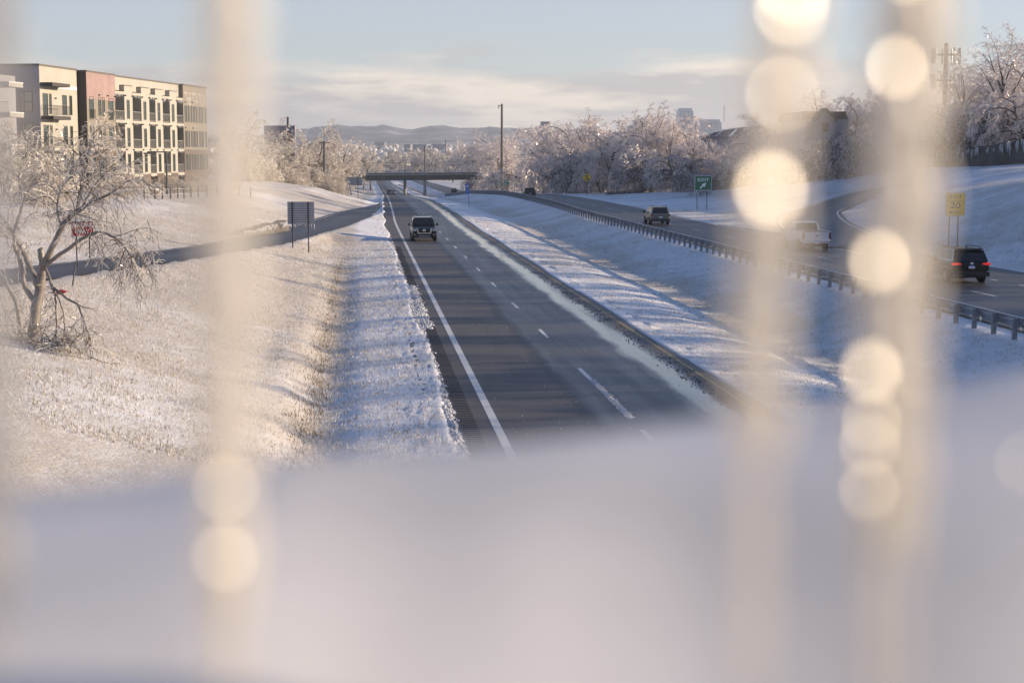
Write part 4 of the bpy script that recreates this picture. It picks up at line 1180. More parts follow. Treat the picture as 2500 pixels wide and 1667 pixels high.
# fence of thin posts in front of the building
fence = empty('field_fence', (-36, 165, gz(-36, 165)), 0, 'old post and wire fence in tall frosted weeds below the apartments', 'fence')
o = Vector(fence.location)
fp = []
for q in (352, 378, 396, 416, 434, 449, 466, 484, 505, 530, 556, 584, 612):
    dd_ = 150 + (q - 350) * .14
    a = px(q, 465, dd_); fp.append((a.x, dd_, gz(a.x, dd_)))
    MB().box(-.06, .06, -.06, .06, -.3, 1.15 + random.uniform(-.1, .15)).build('fence_post', M['wood'], fence, loc=(a.x - o.x, dd_ - o.y, fp[-1][2] - o.z))
for h in (.45, .95):
    MB().tube([(x - o.x, y - o.y, z - o.z + h) for x, y, z in fp], .018, 4).build('fence_wire', M['ice'], fence)

# ------------------------------------------------------------------ billboard, poles, lamps, wires
d = 340
p = px(705, 440, d); g = gz(p.x, d)
bb = empty('billboard', (p.x, d, g), R(-4), 'tall double billboard on one pole behind the frosted trees', 'billboard')
s = d / F
zt = lambda v: px(705, v, d).z - g
MB().lathe([(.28, -.3), (.24, zt(286))], 10).build('pole', M['steel_dark'], bb)
M['poster'] = mat('grey_violet_poster', (.16, .15, .20), .5, var=.2, scale=.3)
M['poster2'] = mat('plum_poster', (.075, .045, .075), .5, var=.2, scale=.3)
for v0, v1, mm in ((307, 357, 'poster'), (370, 417, 'poster2')):
    bx0, bx1 = (648 - 705) * s, (724 - 705) * s
    MB().box(bx0, bx1, -.75, -.35, zt(v1), zt(v0)).build('panel', M['alu'], bb)
    MB().box(bx0 + .12, bx1 - .12, -.77, -.755, zt(v1) + .12, zt(v0) - .12).build('poster', M[mm], bb)
MB().box((648 - 705) * s, (728 - 705) * s, -1.5, -.3, zt(359.5), zt(358)).build('catwalk', M['snow_clean'], bb)
pe = MB().poly_y([(-.2, zt(350)), (1.25, zt(350)), (1.0, zt(332)), (.6, zt(322)), (.15, zt(324)), (-.15, zt(335))], -.79, -.772).build('poster_shape', mat('brown_poster_shape', (.11, .075, .03), .6), bb)
for tx, v, sz, mm in (('STAR', 382.5, 1.15, mat('olive_yellow_print', (.34, .30, .04), .5)), ('ry', 391, .85, M['greyp']), ('Your', 398, .85, M['greyp']), ('is', 405, .95, M['greyp'])):
    link('lettering', text_mesh('lettering', tx, sz, mm, 'RIGHT', .02), bb, ((716 - 705) * s, -.80, zt(v)))

def pole(nm, label, u, vtop, d, r, arms=(), cat='pole', lean=0.0, lamp=None, group=None):
    p = px(u, 420, d); g = gz(p.x, d)
    t = empty(nm, (p.x, d, g), 0, label, cat, group)
    h = px(u, vtop, d).z - g
    MB().tube([(0, 0, -.4), (lean * .5, 0, h * .5), (lean, 0, h)], [r, r * .88, r * .72], 8).build('shaft', M['wood'] if not lamp else M['steel_dark'], t)
    for z, w in arms: MB().box(-w, w, -.08, .08, h - z - .08, h - z + .08).build('crossarm', M['wood'], t)
    if lamp:
        MB().box(min(0, lamp), max(0, lamp), -.06, .06, h - .12, h).build('lamp_arm', M['steel_dark'], t)
        MB().box(lamp - .35, lamp + .35, -.15, .15, h - .26, h - .125).build('lamp_head', M['steel_dark'], t)
    return t, h
pole('utility_pole', 'dark wooden utility pole with crossarm left of the far overpass', 792.5, 345, 330, .33, ((.35, 1.1),))
t, h = pole('tall_pole', 'very tall dark pole rising above the trees beside the overpass', 1225.5, 254, 450, .42)
MB().box(-.9, .1, -.06, .06, h - .55, h - .40).build('bracket', M['steel_dark'], t)
MB().box(-1.0, -.8, -.1, .1, h - 1.3, h - .41).build('insulator', M['steel_dark'], t)
pole('street_lamp', 'short street lamp close to the billboard edge', 741, 397, 320, .16, lamp=-1.6, cat='street lamp')
pole('street_lamp', 'short street lamp between the billboard and the utility pole', 774, 402.5, 325, .16, lamp=-1.7, cat='street lamp')
pole('street_lamp', 'short street lamp just right of the utility pole', 801, 405, 345, .16, lamp=-1.7, cat='street lamp')
pole('utility_pole', 'plain grey pole beside the lamp at the billboard edge', 737, 388, 335, .30)
pole('utility_pole', 'thin pole standing up behind the middle of the overpass', 990, 402, 640, .30)
pole('utility_pole', 'thin pole with a pale top above the far trees', 1037.5, 355, 760, .45)
pole('utility_pole', 'thin pole sticking up over the distant rooftops', 1088.5, 339, 1500, .7)
pole('street_lamp', 'tall parking lot lamp in front of the apartment balconies', 407, 370, 165, .11, lamp=-1.9, cat='street lamp')
for k, (u0, v0, u1, v1, d_, sag, lab) in enumerate(((560, 394, 1420, 382, 600, 3.0, 'upper power line crossing just above the overpass'), (560, 400, 1420, 388, 600, 3.2, 'lower power line crossing just above the overpass'), (880, 346, 1330, 332, 700, 2.0, 'power line crossing in front of the distant town'))):
    a, b_ = px(u0, v0, d_), px(u1, v1, d_)
    pts = [a.lerp(b_, i / 14) - Vector((0, 0, sag * 4 * (i / 14) * (1 - i / 14) * .5)) for i in range(15)]
    tag(link('power_line', MB().tube(pts, .05, 4).mesh('power_line', M['steel_dark'])), lab, 'cable')

# cell tower
d = 235
p = px(2305, 300, d); g = gz(p.x, d)
ct = empty('cell_tower', (p.x, d, g), 0, 'cell tower mast with rows of panel antennas above the right trees', 'tower')
h = px(2305, 106, d).z - g
MB().lathe([(.45, -.5), (.30, h)], 10).build('mast', M['steel_dark'], ct)
for z in (h - 1.6, h - 5.2):
    pts = [(1.9 * math.cos(a), 1.9 * math.sin(a), z) for a in [k * math.pi / 3 for k in range(7)]]
    MB().tube(pts, .06, 5).build('platform_ring', M['steel_dark'], ct)
    for k in range(6): MB().tube([(0, 0, z), pts[k]], .05, 4).build('strut', M['steel_dark'], ct)
    for k in range(9):
        a = 2 * math.pi * k / 9 + .2
        MB().box(-.14, .14, -.08, .08, -1.2, .9).build('antenna', M['steel'], ct, loc=(1.95 * math.cos(a), 1.95 * math.sin(a), z), rot=(0, 0, a))

# ------------------------------------------------------------------ houses and roofs above the right bank
M.update(shingle=mat('dark_shingle', (.035, .033, .034), .7, var=.2, scale=1.5), siding=mat('blue_grey_siding', (.24, .26, .32), .7, var=.06, scale=1),
         house_wall=mat('grey_house_wall', (.27, .27, .285), .75, var=.06, scale=.8), glassf=mat('tower_glass', (.18, .24, .31), .15, .4, spec=.7), towerc=mat('pale_tower_panel', (.42, .44, .46), .5),
         towerd=mat('dark_tower_panel', (.13, .14, .16), .5), townw=mat('town_wall', (.19, .18, .20), .8, var=.15, scale=.02))
d = 300
sh = empty('long_roofed_hall', (px(1790, 360, d).x, d, gz(px(1790, 360, d).x, d)), R(-8), 'long dark-roofed hall with snow streaked metal roof behind the right trees', 'building')
g = sh.location.z; s = d / F
def zz(v): return px(1790, v, d).z - g
def xx(u): return (u - 1790) * s
MB().box(xx(1712), xx(1900), 0, 22, -.5, zz(332)).build('wall', M['siding'], sh)
rf = MB()
prof = [(1712, 334), (1740, 322), (1790, 312), (1850, 305), (1875, 306), (1905, 322)]
for i in range(len(prof) - 1):
    (u0, v0), (u1, v1) = prof[i], prof[i + 1]
    rf.quad((xx(u0), -.6, zz(336)), (xx(u1), -.6, zz(336)), (xx(u1), 11, zz(v1)), (xx(u0), 11, zz(v0)))
    rf.quad((xx(u0), 11, zz(v0)), (xx(u1), 11, zz(v1)), (xx(u1), 22.5, zz(336)), (xx(u0), 22.5, zz(336)))
r_ = rf.build('roof', M['shingle'], sh)
for u in (1742, 1762, 1778, 1800, 1822, 1843):
    t0, t1 = .12, .88
    def rp(uu, t):
        v = np.interp(uu, [a for a, _ in prof], [b for _, b in prof])
        return (xx(uu), -.6 + 11.6 * t, zz(336) + (zz(v) - zz(336)) * t + .04)
    MB().quad(rp(u, t0), rp(u + 7, t0), rp(u + 22, t1), rp(u + 16, t1)).build('snow_streak', M['snow_clean'], r_)
d = 215
hs = empty('gabled_house', (px(2010, 360, d).x, d, gz(px(2010, 360, d).x, d)), R(6), 'grey gabled house half hidden by trees and the blurred post', 'house')
g = hs.location.z
def zz(v): return px(2010, v, d).z - g
def xx(u): return (u - 2010) * d / F
MB().box(xx(1965), xx(2070), 0, 12, -1, zz(292)).build('wall', M['house_wall'], hs)
MB().poly_y([(xx(1958), zz(295)), (xx(2078), zz(295)), (xx(2070), zz(272)), (xx(1966), zz(272))], 1.0, 12.6).build('roof', M['shingle'], hs)
MB().poly_y([(xx(1984), zz(345)), (xx(2030), zz(345)), (xx(2030), zz(292)), (xx(2007), zz(268)), (xx(1984), zz(292))], -1.2, -.02).build('gable', M['house_wall'], hs)
MB().poly_y([(xx(1980), zz(294)), (xx(2007), zz(264)), (xx(2034), zz(294)), (xx(2033), zz(297)), (xx(2007), zz(268.5)), (xx(1981), zz(297))], -1.6, .5).build('gable_roof', M['shingle'], hs)
MB().box(xx(1999), xx(2015), -1.26, -1.205, zz(322), zz(300)).build('window', M['glass'], hs)

# rock cut with icicles, right, and small ledges
def rock_wall(nm, label, pts, h0, h1, dep, nx=40, ice=40):
    c = Vector((pts[0][0], pts[0][1], gz(*pts[0])))
    t = empty(nm, c, 0, label, 'rock')
    path = resample([Vector((a, b, 0)) for a, b in pts], 10)
    Vv = []; nr = 7
    for i, q in enumerate(path):
        d_ = (path[min(i + 1, len(path) - 1)] - path[max(i - 1, 0)]).normalized(); n_ = Vector((d_.y, -d_.x, 0))
        z = gz(q.x, q.y)
        hh = h0 + (h1 - h0) * i / (len(path) - 1)
        for j in range(nr):
            f = j / (nr - 1)
            o_ = n_ * (dep * (1 - f) * .35 + random.uniform(-.18, .18)) if j < nr - 1 else -n_ * dep
            Vv.append((q.x + o_.x - c.x, q.y + o_.y - c.y, z - .4 + (hh + .4) * min(1, f * 1.2) + random.uniform(-.08, .08) - c.z))
    link('rock_face', grid_mesh('rock_face', np.array(Vv), len(path), nr, M['rock'], smooth=False), t)
    ic = MB()
    for _ in range(ice):
        i = random.randrange(len(path) - 1); q = path[i].lerp(path[i + 1], random.random())
        d_ = (path[i + 1] - path[i]).normalized(); n_ = Vector((d_.y, -d_.x, 0)) * (dep * .15 + .3)
        hh = h0 + (h1 - h0) * i / (len(path) - 1)
        for _ in range(random.randint(1, 4)):
            ic.icicle((q.x + n_.x - c.x + random.gauss(0, .1), q.y + n_.y - c.y + random.gauss(0, .15), gz(q.x, q.y) + hh * random.uniform(.75, 1.0) - c.z), random.uniform(.3, .9) * hh * .55, random.uniform(.03, .09))
    tag(ic.build('icicles', M['ice'], t), kind='stuff')
    return t
def ws(u, d): return (px(u, 450, d).x, d)
rock_wall('rock_cut', 'dark rock cut hung with long icicles behind the snowy mound at right', [ws(2590, 176), ws(2500, 180), ws(2420, 184), ws(2340, 190), ws(2270, 196)][::-1], 1.6, 3.0, 1.5, ice=46)
rock_wall('rock_ledge', 'low dark rock ledge at the foot of the right tree bank', [ws(1480, 268), ws(1530, 262), ws(1575, 258)], .45, .4, 1.0, ice=4)
rock_wall('rock_ledge', 'dark weedy ledge behind the EXIT sign', [ws(1735, 236), ws(1800, 232), ws(1880, 228), ws(1960, 224)], 1.4, 1.2, 1.2, ice=14)
rock_wall('icy_ledge', 'yellowish ledge fringed with icicles on the bank above the ramp', [ws(585, 128), ws(620, 131), ws(650, 134), ws(700, 140)], .35, 1.0, .6, ice=70)

# ------------------------------------------------------------------ town and towers far off
def block(nm, label, u0, u1, v0, v1, d, m, cols_, rows_, depth=40, spire=None, mech=None):
    a = px((u0 + u1) / 2, v1, d)
    t = empty(nm, (a.x, d, a.z), 0, label, 'building')
    w, h = (u1 - u0) * d / F, (v1 - v0) * d / F
    MB().box(-w / 2, w / 2, 0, depth, -30, h).build('wall', m, t)
    wm = None
    for i in range(cols_):
        for j in range(rows_):
            cw, chh = w / cols_, h / rows_
            if wm is None: wm = MB().box(-cw * .3, cw * .3, -.25, .05, -chh * .3, chh * .3).mesh('window', M['glassf'])
            link('window', wm, t, (-w / 2 + cw * (i + .5), 0, chh * (j + .5)))
    if spire: MB().tube([(spire[0], 5, h), (spire[0], 5, h + spire[1])], .5, 5).build('mast', M['steel_dark'], t)
    if mech: MB().box(-w * mech / 2, w * mech / 2, 4, depth - 4, h, h + 4).build('plant_room', m, t)
    return t
block('office_tower', 'slim pale office tower above the right trees', 1657, 1692, 272, 330, 2400, M['towerc'], 5, 14, mech=.85)
block('office_tower', 'broad glassy tower with a thin mast above the right trees', 1701, 1761, 299, 330, 2400, M['towerc'], 14, 6, spire=(22, 24), mech=.9)
block('hotel_block', 'dark block with small windows above the right trees', 1318, 1345, 307, 335, 1700, M['towerd'], 6, 6, mech=.8)
for lab, u0, u1, v0, v1, d_, c_, r_ in (('pale low hospital block on the far left of the town', 914, 939, 348, 358, 2300, 7, 2), ('tall dark block standing first in the distant town row', 986, 1002, 352, 368, 1900, 3, 3),
        ('wide block in the middle of the distant town row', 1007, 1041, 353, 368, 1950, 7, 3), ('low block just right of the wide one in the distant town', 1043, 1053, 356, 366, 1850, 3, 2),
        ('long flat-topped block at the right of the distant town row', 1053, 1090, 352, 365, 2000, 8, 3), ('small block at the edge of the trees in the distant town', 1122, 1131, 351, 361, 1900, 2, 2),
        ('low dark roof in front of the distant town at left', 946, 975, 371, 376, 1300, 6, 1)):
    block('distant_building', lab, u0, u1, v0, v1, d_, M['townw'], c_, r_, 25)
# white metal shed beyond the overpass
d = 1150
t = empty('white_shed', (px(955, 424, d).x, d, px(955, 424, d).z), 0, 'small white roofed shed seen just above the overpass', 'shed')
w = 33 * d / F / 2
MB().box(-w, w, 0, 8, -3, 1.6).build('wall', M['siding'], t)
MB().poly_x([(-.6, 1.5), (4, 3.2), (8.6, 1.5)], -w - .4, w + .4).build('roof', M['snow_clean'], t)
for k in range(4): MB().box(-w + 1.2 + k * 1.5, -w + 1.9 + k * 1.5, -.1, -.01, -.3, 1.0).build('window', M['glass'], t)

# ------------------------------------------------------------------ trees
def grow(seed, H, trunk_frac, nch, ratio, angle, droop, wob, lean=(0, 0), r0=.16, stems=1, nseg=(5, 5, 4, 3, 3), rmin=.021):
    """returns a list of levels, each a list of (points, radii)"""
    rd = random.Random(seed)
    lv = [[] for _ in range(len(nch) + 1)]
    def rv(): return Vector((rd.gauss(0, 1), rd.gauss(0, 1), rd.gauss(0, .7)))
    def br(p, d, L, r, l):
        n = nseg[l]; pts = [p.copy()]; ds = [d.copy()]
        for i in range(n):
            d = d + rv() * wob[min(l, len(wob) - 1)] + Vector((0, 0, -droop[min(l, len(droop) - 1)] * (i + 1) / n))
            d.normalize(); p = p + d * (L / n); pts.append(p.copy()); ds.append(d.copy())
        re = r * (.55 if l == 0 else .35)
        rad = [max(rmin * .6, r + (re - r) * i / n) for i in range(n + 1)]
        lv[l].append((pts, rad))
        if l >= len(nch): return
        k = nch[l] + rd.randint(-1, 1)
        for j in range(max(1, k)):
            t = (trunk_frac if l == 0 else .22) + (1 - (trunk_frac if l == 0 else .22)) * (j + rd.random()) / k
            f = min(t, .999) * n; i = int(f); q = pts[i].lerp(pts[i + 1], f - i); dd = ds[i + 1]
            a = angle[l] * rd.uniform(.65, 1.3)
            pr = dd.orthogonal().normalized(); pr.rotate(Matrix.Rotation(j * 2.4 + rd.uniform(-.5, .5), 3, dd))
            nd = dd * math.cos(a) + pr * math.sin(a)
            if l > 0: nd.z += .12
            nd.normalize()
            br(q, nd, L * ratio[l] * rd.uniform(.7, 1.2) * (1.1 - .35 * t), max(rmin, r * (.62 if l == 0 else .5) * (1 - .3 * t)), l + 1)
    for s in range(stems):
        a = rd.uniform(0, 6.283); o = .25 * H * .15 * s
        d = Vector((lean[0] + rd.gauss(0, .10 + .18 * (stems > 1)), lean[1] + rd.gauss(0, .10 + .18 * (stems > 1)), 1)).normalized()
        br(Vector((o * math.cos(a), o * math.sin(a), -.3)), d, H * rd.uniform(.85, 1.1), r0, 0)
    return lv
def paths_mesh(paths, k, nm, material):
    m = MB()
    for pts, rad in paths: m.tube(pts, rad, k, cap=False)
    me = m.mesh(nm, material, False, fix=False)
    return me
PROTO = {}
def proto(key, H, twig, trunk_lv=2, bark='bark', **kw):
    lv = grow(H=H, **kw)
    allp = [p for l in lv for pts, _ in l for p in pts]
    top = max(p.z for p in allp)
    tr = paths_mesh([q for l in lv[:trunk_lv] for q in l], 5, 'trunk', M[bark])
    cr_ = paths_mesh([q for l in lv[trunk_lv:] for q in l], 3, 'crown', M[twig])
    PROTO[key] = (tr, cr_, top)
A5 = (.75, .72, .75, .8); RT = (.50, .50, .50, .52)
for i in range(3):
    proto('spread%d' % i, 6.5, 'twig', seed=10 + i, trunk_frac=.25, nch=(8, 7, 6, 8), ratio=(.62, .55, .52, .58), angle=(.85, .75, .75, .8), droop=(.0, .10, .22, .40), wob=(.08, .13, .18, .22), r0=.17)
for i in range(2):
    proto('bent%d' % i, 5.0, 'twig', seed=30 + i, trunk_frac=.18, nch=(8, 6, 6, 7), ratio=(.70, .58, .55, .62), angle=(.9, .8, .8, .8), droop=(.12, .38, .55, .75), wob=(.15, .18, .2, .22), r0=.13, lean=(-.35, -.1), stems=2)
for i in range(2):
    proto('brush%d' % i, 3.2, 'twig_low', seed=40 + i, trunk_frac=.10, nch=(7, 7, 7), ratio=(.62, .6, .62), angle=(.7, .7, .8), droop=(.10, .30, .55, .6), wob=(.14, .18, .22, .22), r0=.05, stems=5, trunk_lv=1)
    proto('lbrush%d' % i, 3.2, 'twig_left', seed=50 + i, trunk_frac=.10, nch=(7, 7, 7), ratio=(.62, .6, .62), angle=(.7, .7, .8), droop=(.10, .25, .5, .6), wob=(.14, .18, .22, .22), r0=.05, stems=6, trunk_lv=1)
    proto('left%d' % i, 6.5, 'twig_left', seed=60 + i, trunk_frac=.2, nch=(8, 7, 6, 8), ratio=(.62, .55, .52, .58), angle=(.8, .75, .75, .8), droop=(.0, .12, .25, .5), wob=(.1, .15, .18, .22), r0=.16)
    proto('far%d' % i, 6.5, 'twig_far', seed=70 + i, trunk_frac=.2, nch=(8, 7, 6, 6), ratio=(.62, .56, .55, .6), angle=(.8, .75, .75, .8), droop=(.0, .10, .22, .4), wob=(.1, .15, .18, .22), r0=.18, rmin=.038)
    proto('tall%d' % i, 9.5, 'twig', seed=80 + i, trunk_frac=.22, nch=(8, 6, 6, 6), ratio=(.60, .52, .48, .5), angle=(.55, .60, .7, .75), droop=(.0, .08, .22, .45), wob=(.06, .10, .15, .2), r0=.20)
def tree(nm, key, x, y, height, label, group, rz=None, cat='tree', sxy=1.0):
    tr, cr_, top = PROTO[key]
    s = 1.10 * height / top
    t = empty(nm, (x, y, gz(x, y)), random.uniform(0, 6.28) if rz is None else rz, label, cat, group)
    t.scale = (s * sxy, s * sxy, s)
    link('trunk', tr, t); link('crown', cr_, t)
    return t
rr = random.Random(5)
# right bank: front row position (photo column, distance), skyline height there
front = [(1165, 600), (1192, 560), (1226, 520), (1328, 415), (1340, 372), (1358, 332), (1390, 305), (1440, 296), (1490, 282), (1545, 272), (1600, 264), (1655, 256), (1712, 250), (1770, 244), (1830, 238), (1890, 231), (1950, 224), (2010, 218), (2080, 210), (2150, 205), (2230, 202), (2310, 203), (2390, 200), (2470, 196), (2550, 190)]
SKY = np.array([(1100, 350), (1150, 335), (1200, 325), (1240, 318), (1290, 305), (1340, 312), (1400, 300), (1440, 292), (1500, 298), (1560, 285), (1600, 268), (1640, 280), (1670, 300), (1700, 340), (1760, 350), (1830, 335), (1890, 262), (1980, 235), (2050, 240), (2150, 215), (2250, 235), (2330, 165), (2400, 120), (2500, 95), (2600, 90)], float)
lab_r = {'bent': 'ice-coated tree bent low at the front of the thicket on the right bank', 'spread': 'ice-coated spreading tree inside the thicket on the right bank', 'brush': 'frosted brush at the foot of the right bank thicket', 'tall': 'tall sparse ice-coated tree rising above the bank at far right'}
SEG = [(1215, 'beside the right end of the overpass'), (1320, 'behind the dark saloon'), (1400, 'left of the merge sign'), (1480, 'behind the merge sign'), (1590, 'left of the office towers'), (1690, 'below the office towers'), (1780, 'behind the EXIT sign'), (1900, 'below the long dark roof'), (2060, 'by the gabled house'), (2260, 'behind the glowing blurred post'), (9999, 'near the right edge')]
def where(u): return next(t for q, t in SEG if u < q)
lab_r = {'bent': 'ice-coated tree bent low at the thicket front ', 'spread': 'ice-coated spreading tree in the right thicket ', 'brush': 'frosted brush at the foot of the right thicket ', 'tall': 'tall sparse ice-coated tree '}
for i, (u, d) in enumerate(front):
    for row in range(3):
        for k in range(2 if row < 2 else 1):
            uu = u + (rr.uniform(-26, 26) + (k - .5) * 28) * (1 if i > 4 else .35)
            dd = d * (1 + .045 * row) + row * 9 + rr.uniform(-4, 4)
            p = px(uu, 450, dd)
            g = gz(p.x, dd)
            ztop = CAMZ + (HOR - float(np.interp(uu, SKY[:, 0], SKY[:, 1]))) / F * dd
            full = ztop - g
            if row == 0: key = rr.choice(['bent0', 'bent1', 'bent0', 'brush0']); h = min(full * rr.uniform(.42, .66), 7.5)
            elif row == 1: key = rr.choice(['spread0', 'spread1', 'spread2', 'bent1']); h = full * rr.uniform(.68, .92)
            else: key = rr.choice(['spread0', 'spread1', 'spread2']) if uu < 2250 else rr.choice(['tall0', 'tall1']); h = full * rr.uniform(.9, 1.06)
            h = max(h, 2.2)
            kk = key.rstrip('0123456789')
            tree({'bent': 'bent_tree', 'spread': 'bare_tree', 'brush': 'brush', 'tall': 'tall_tree'}[kk], key, p.x, dd, h, lab_r[kk] + where(uu), {'bent': 'bent trees ', 'spread': 'thicket trees ', 'brush': 'brush ', 'tall': 'tall trees '}[kk] + where(uu), cat='tree' if kk != 'brush' else 'bush')
    # brush hiding the foot of the bank
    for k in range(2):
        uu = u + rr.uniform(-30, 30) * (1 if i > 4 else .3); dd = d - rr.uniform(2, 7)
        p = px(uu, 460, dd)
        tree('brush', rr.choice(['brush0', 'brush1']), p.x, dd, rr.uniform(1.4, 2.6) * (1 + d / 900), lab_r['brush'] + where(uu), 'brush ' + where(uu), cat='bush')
for u, d, h in ((1196, 545, 8.0), (1207, 538, 7.0), (1216, 532, 5.5)):
    tree('bent_tree', 'bent0', px(u, 450, d).x, d, h, 'ice-coated tree hiding the right end of the overpass', 'trees at the overpass end')
tree('round_bush', 'brush1', px(1712, 450, 222).x, 222, 3.0, 'rounded frosted bush directly behind the EXIT sign', None, cat='bush')
# trees with a clear silhouette
for u, v, d, key, lab in ((1440, 278, 330, 'tall0', 'broken-topped dark tree sticking out of the thicket skyline'), (1600, 258, 300, 'spread1', 'tall fan-shaped tree left of the office towers'), (1985, 225, 236, 'tall1', 'windswept tree beside the gabled house'), (2150, 190, 225, 'tall0', 'pale tree behind the glowing blurred post'), (1885, 262, 228, 'tall0', 'slender bare tree in front of the long dark roof'), (2445, 88, 200, 'tall1', 'tallest ice-coated tree at the right edge'), (2360, 135, 205, 'tall0', 'many-stemmed tree right of the cell tower')):
    p = px(u, 400, d)
    tree('bare_tree' if 'tall' not in key else 'tall_tree', key, p.x, d, px(u, v, d).z - gz(p.x, d), lab, None)
# more of the wood to the right, beyond the frame edge, up on the bank
for i in range(48):
    y = 30 + i * 3.5 + rr.uniform(-2, 2)
    x = max(46, .3115 * y + 9) + rr.uniform(0, 15)
    tree('bare_tree', rr.choice(['spread0', 'spread1', 'tall0', 'tall1']), x, y, rr.uniform(6.5, 9.5), 'ice-coated tree on the bank beyond the right edge', 'trees beyond the right edge')

# left side: frosted trees round the billboard and along the bank
leftt = [(585, 300, 330), (625, 285, 310), (660, 318, 320), (690, 345, 300), (735, 300, 355), (762, 305, 360), (790, 340, 380), (820, 345, 390), (842, 345, 400), (868, 352, 640), (885, 358, 660), (905, 364, 640), (640, 345, 285), (672, 362, 290), (712, 385, 285), (745, 352, 340), (772, 345, 350), (806, 372, 360), (832, 380, 370), (858, 384, 400), (605, 330, 270), (560, 345, 290), (530, 352, 280)]
def lw(u, d):
    return 'beyond the overpass left end' if d > 500 else 'between the apartments and the billboard' if u < 640 else 'in front of the billboard' if u < 726 and d < 340 else 'behind the billboard' if u < 726 else 'round the utility pole' if u < 812 else 'above the wide sign back'
for u, v, d in leftt:
    p = px(u, 420, d)
    tree('frosted_tree', rr.choice(['left0', 'left1']), p.x, d, max(3.5, px(u, v, d).z - gz(p.x, d)), 'frosted pale tree ' + lw(u, d), 'frosted trees ' + lw(u, d))
for i in range(40):
    u = 560 + i * 7.0 + rr.uniform(-6, 6); d = rr.uniform(232, 275) + (u - 560) * .22
    p = px(u, 450, d)
    if p.x > float(XE(d)) - 9: continue
    tree('frosted_bush', rr.choice(['lbrush0', 'lbrush1']), p.x, d, rr.uniform(2.4, 4.6), 'frosted bush at the foot of the grove ' + lw(u, d), 'frosted bushes ' + lw(u, d), cat='bush')
for i in range(34):
    u = 250 + i * 10 + rr.uniform(-6, 6); d = rr.uniform(146, 166) + (u - 250) * .12
    p = px(u, 450, d)
    tree('frosted_weeds', rr.choice(['lbrush0', 'lbrush1']), p.x, d, rr.uniform(.7, 1.5), 'clump of tall frosted weeds along the fence below the apartments', 'weeds along the fence', cat='bush', sxy=1.3)
for u, v, d, key, lab in ((185, 285, 120, 'left0', 'pale frosted tree in front of the dark building end'), (40, 330, 130, 'left1', 'frosted tree against the grey building end wall'), (15, 300, 140, 'lbrush1', 'frosted thicket at the left edge'), (120, 380, 125, 'lbrush0', 'frosted bush below the grey building end'), (300, 400, 150, 'lbrush1', 'frosted bush before the brick base of the apartments')):
    p = px(u, 420, d)
    tree('frosted_tree' if key[0] == 'l' and key[1] == 'e' else 'frosted_bush', key, p.x, d, px(u, v, d).z - gz(p.x, d), lab, None, cat='tree' if key[1] == 'e' else 'bush')
# beyond the overpass
def fw(u): return 'left of the white shed' if u < 930 else 'above the oncoming lanes' if u < 1010 else 'below the distant town' if u < 1110 else 'left of the tall pole' if u < 1225 else 'right of the tall pole'
for i in range(90):
    u = rr.uniform(870, 1260); d = rr.uniform(600, 1050)
    xe = float(XE(d)); p = px(u, 400, d)
    if xe - 12 < p.x < xe + 36: continue
    vt = np.interp(u, [870, 940, 1000, 1100, 1160, 1260], [362, 378, 378, 352, 340, 330]) + rr.uniform(0, 22)
    tree('far_tree', rr.choice(['far0', 'far1']), p.x, d, max(4.5, min(16, px(u, vt, d).z - gz(p.x, d))), 'frosted tree far off beyond the overpass ' + fw(u), 'far trees ' + fw(u))
for i in range(26):
    u = rr.uniform(930, 1180); d = rr.uniform(1080, 1250); p = px(u, 400, d)
    tree('far_tree', rr.choice(['far0', 'far1']), p.x, d, max(5, px(u, rr.uniform(366, 385), d).z - gz(p.x, d)), 'frosted tree far off beyond the overpass ' + fw(u), 'far trees ' + fw(u))
# distant woods that read as one mass
n = 6200
Vv = []; T = []
ico = np.array([(0, 0, 1), (.89, 0, .45), (.28, .85, .45), (-.72, .53, .45), (-.72, -.53, .45), (.28, -.85, .45), (.72, .53, -.2), (-.28, .85, -.2), (-.89, 0, -.2), (-.28, -.85, -.2), (.72, -.53, -.2)])
it = [(0, 1, 2), (0, 2, 3), (0, 3, 4), (0, 4, 5), (0, 5, 1), (1, 6, 2), (2, 6, 7), (2, 7, 3), (3, 7, 8), (3, 8, 4), (4, 8, 9), (4, 9, 5), (5, 9, 10), (5, 10, 1), (1, 10, 6)]
for i in range(n):
    d = 1150 + 2500 * rr.random() ** 1.3; x = rr.uniform(-.62, .45) * d
    zb = float(ZL(d))
    s = np.array([rr.uniform(3, 7), rr.uniform(3, 7), rr.uniform(3, 7.5)])
    Vv.append(ico * s * rng.uniform(.6, 1.25, (11, 1)) + np.array([x, d, zb + rr.uniform(-1, 3)])); T += [(a + i * 11, b_ + i * 11, c_ + i * 11) for a, b_, c_ in it]
tag(link('distant_woods', tri_mesh('distant_woods', np.concatenate(Vv), T, M['twig_far'])), 'pale frosted woods stretching across the valley to the hills', 'woods', kind='stuff')

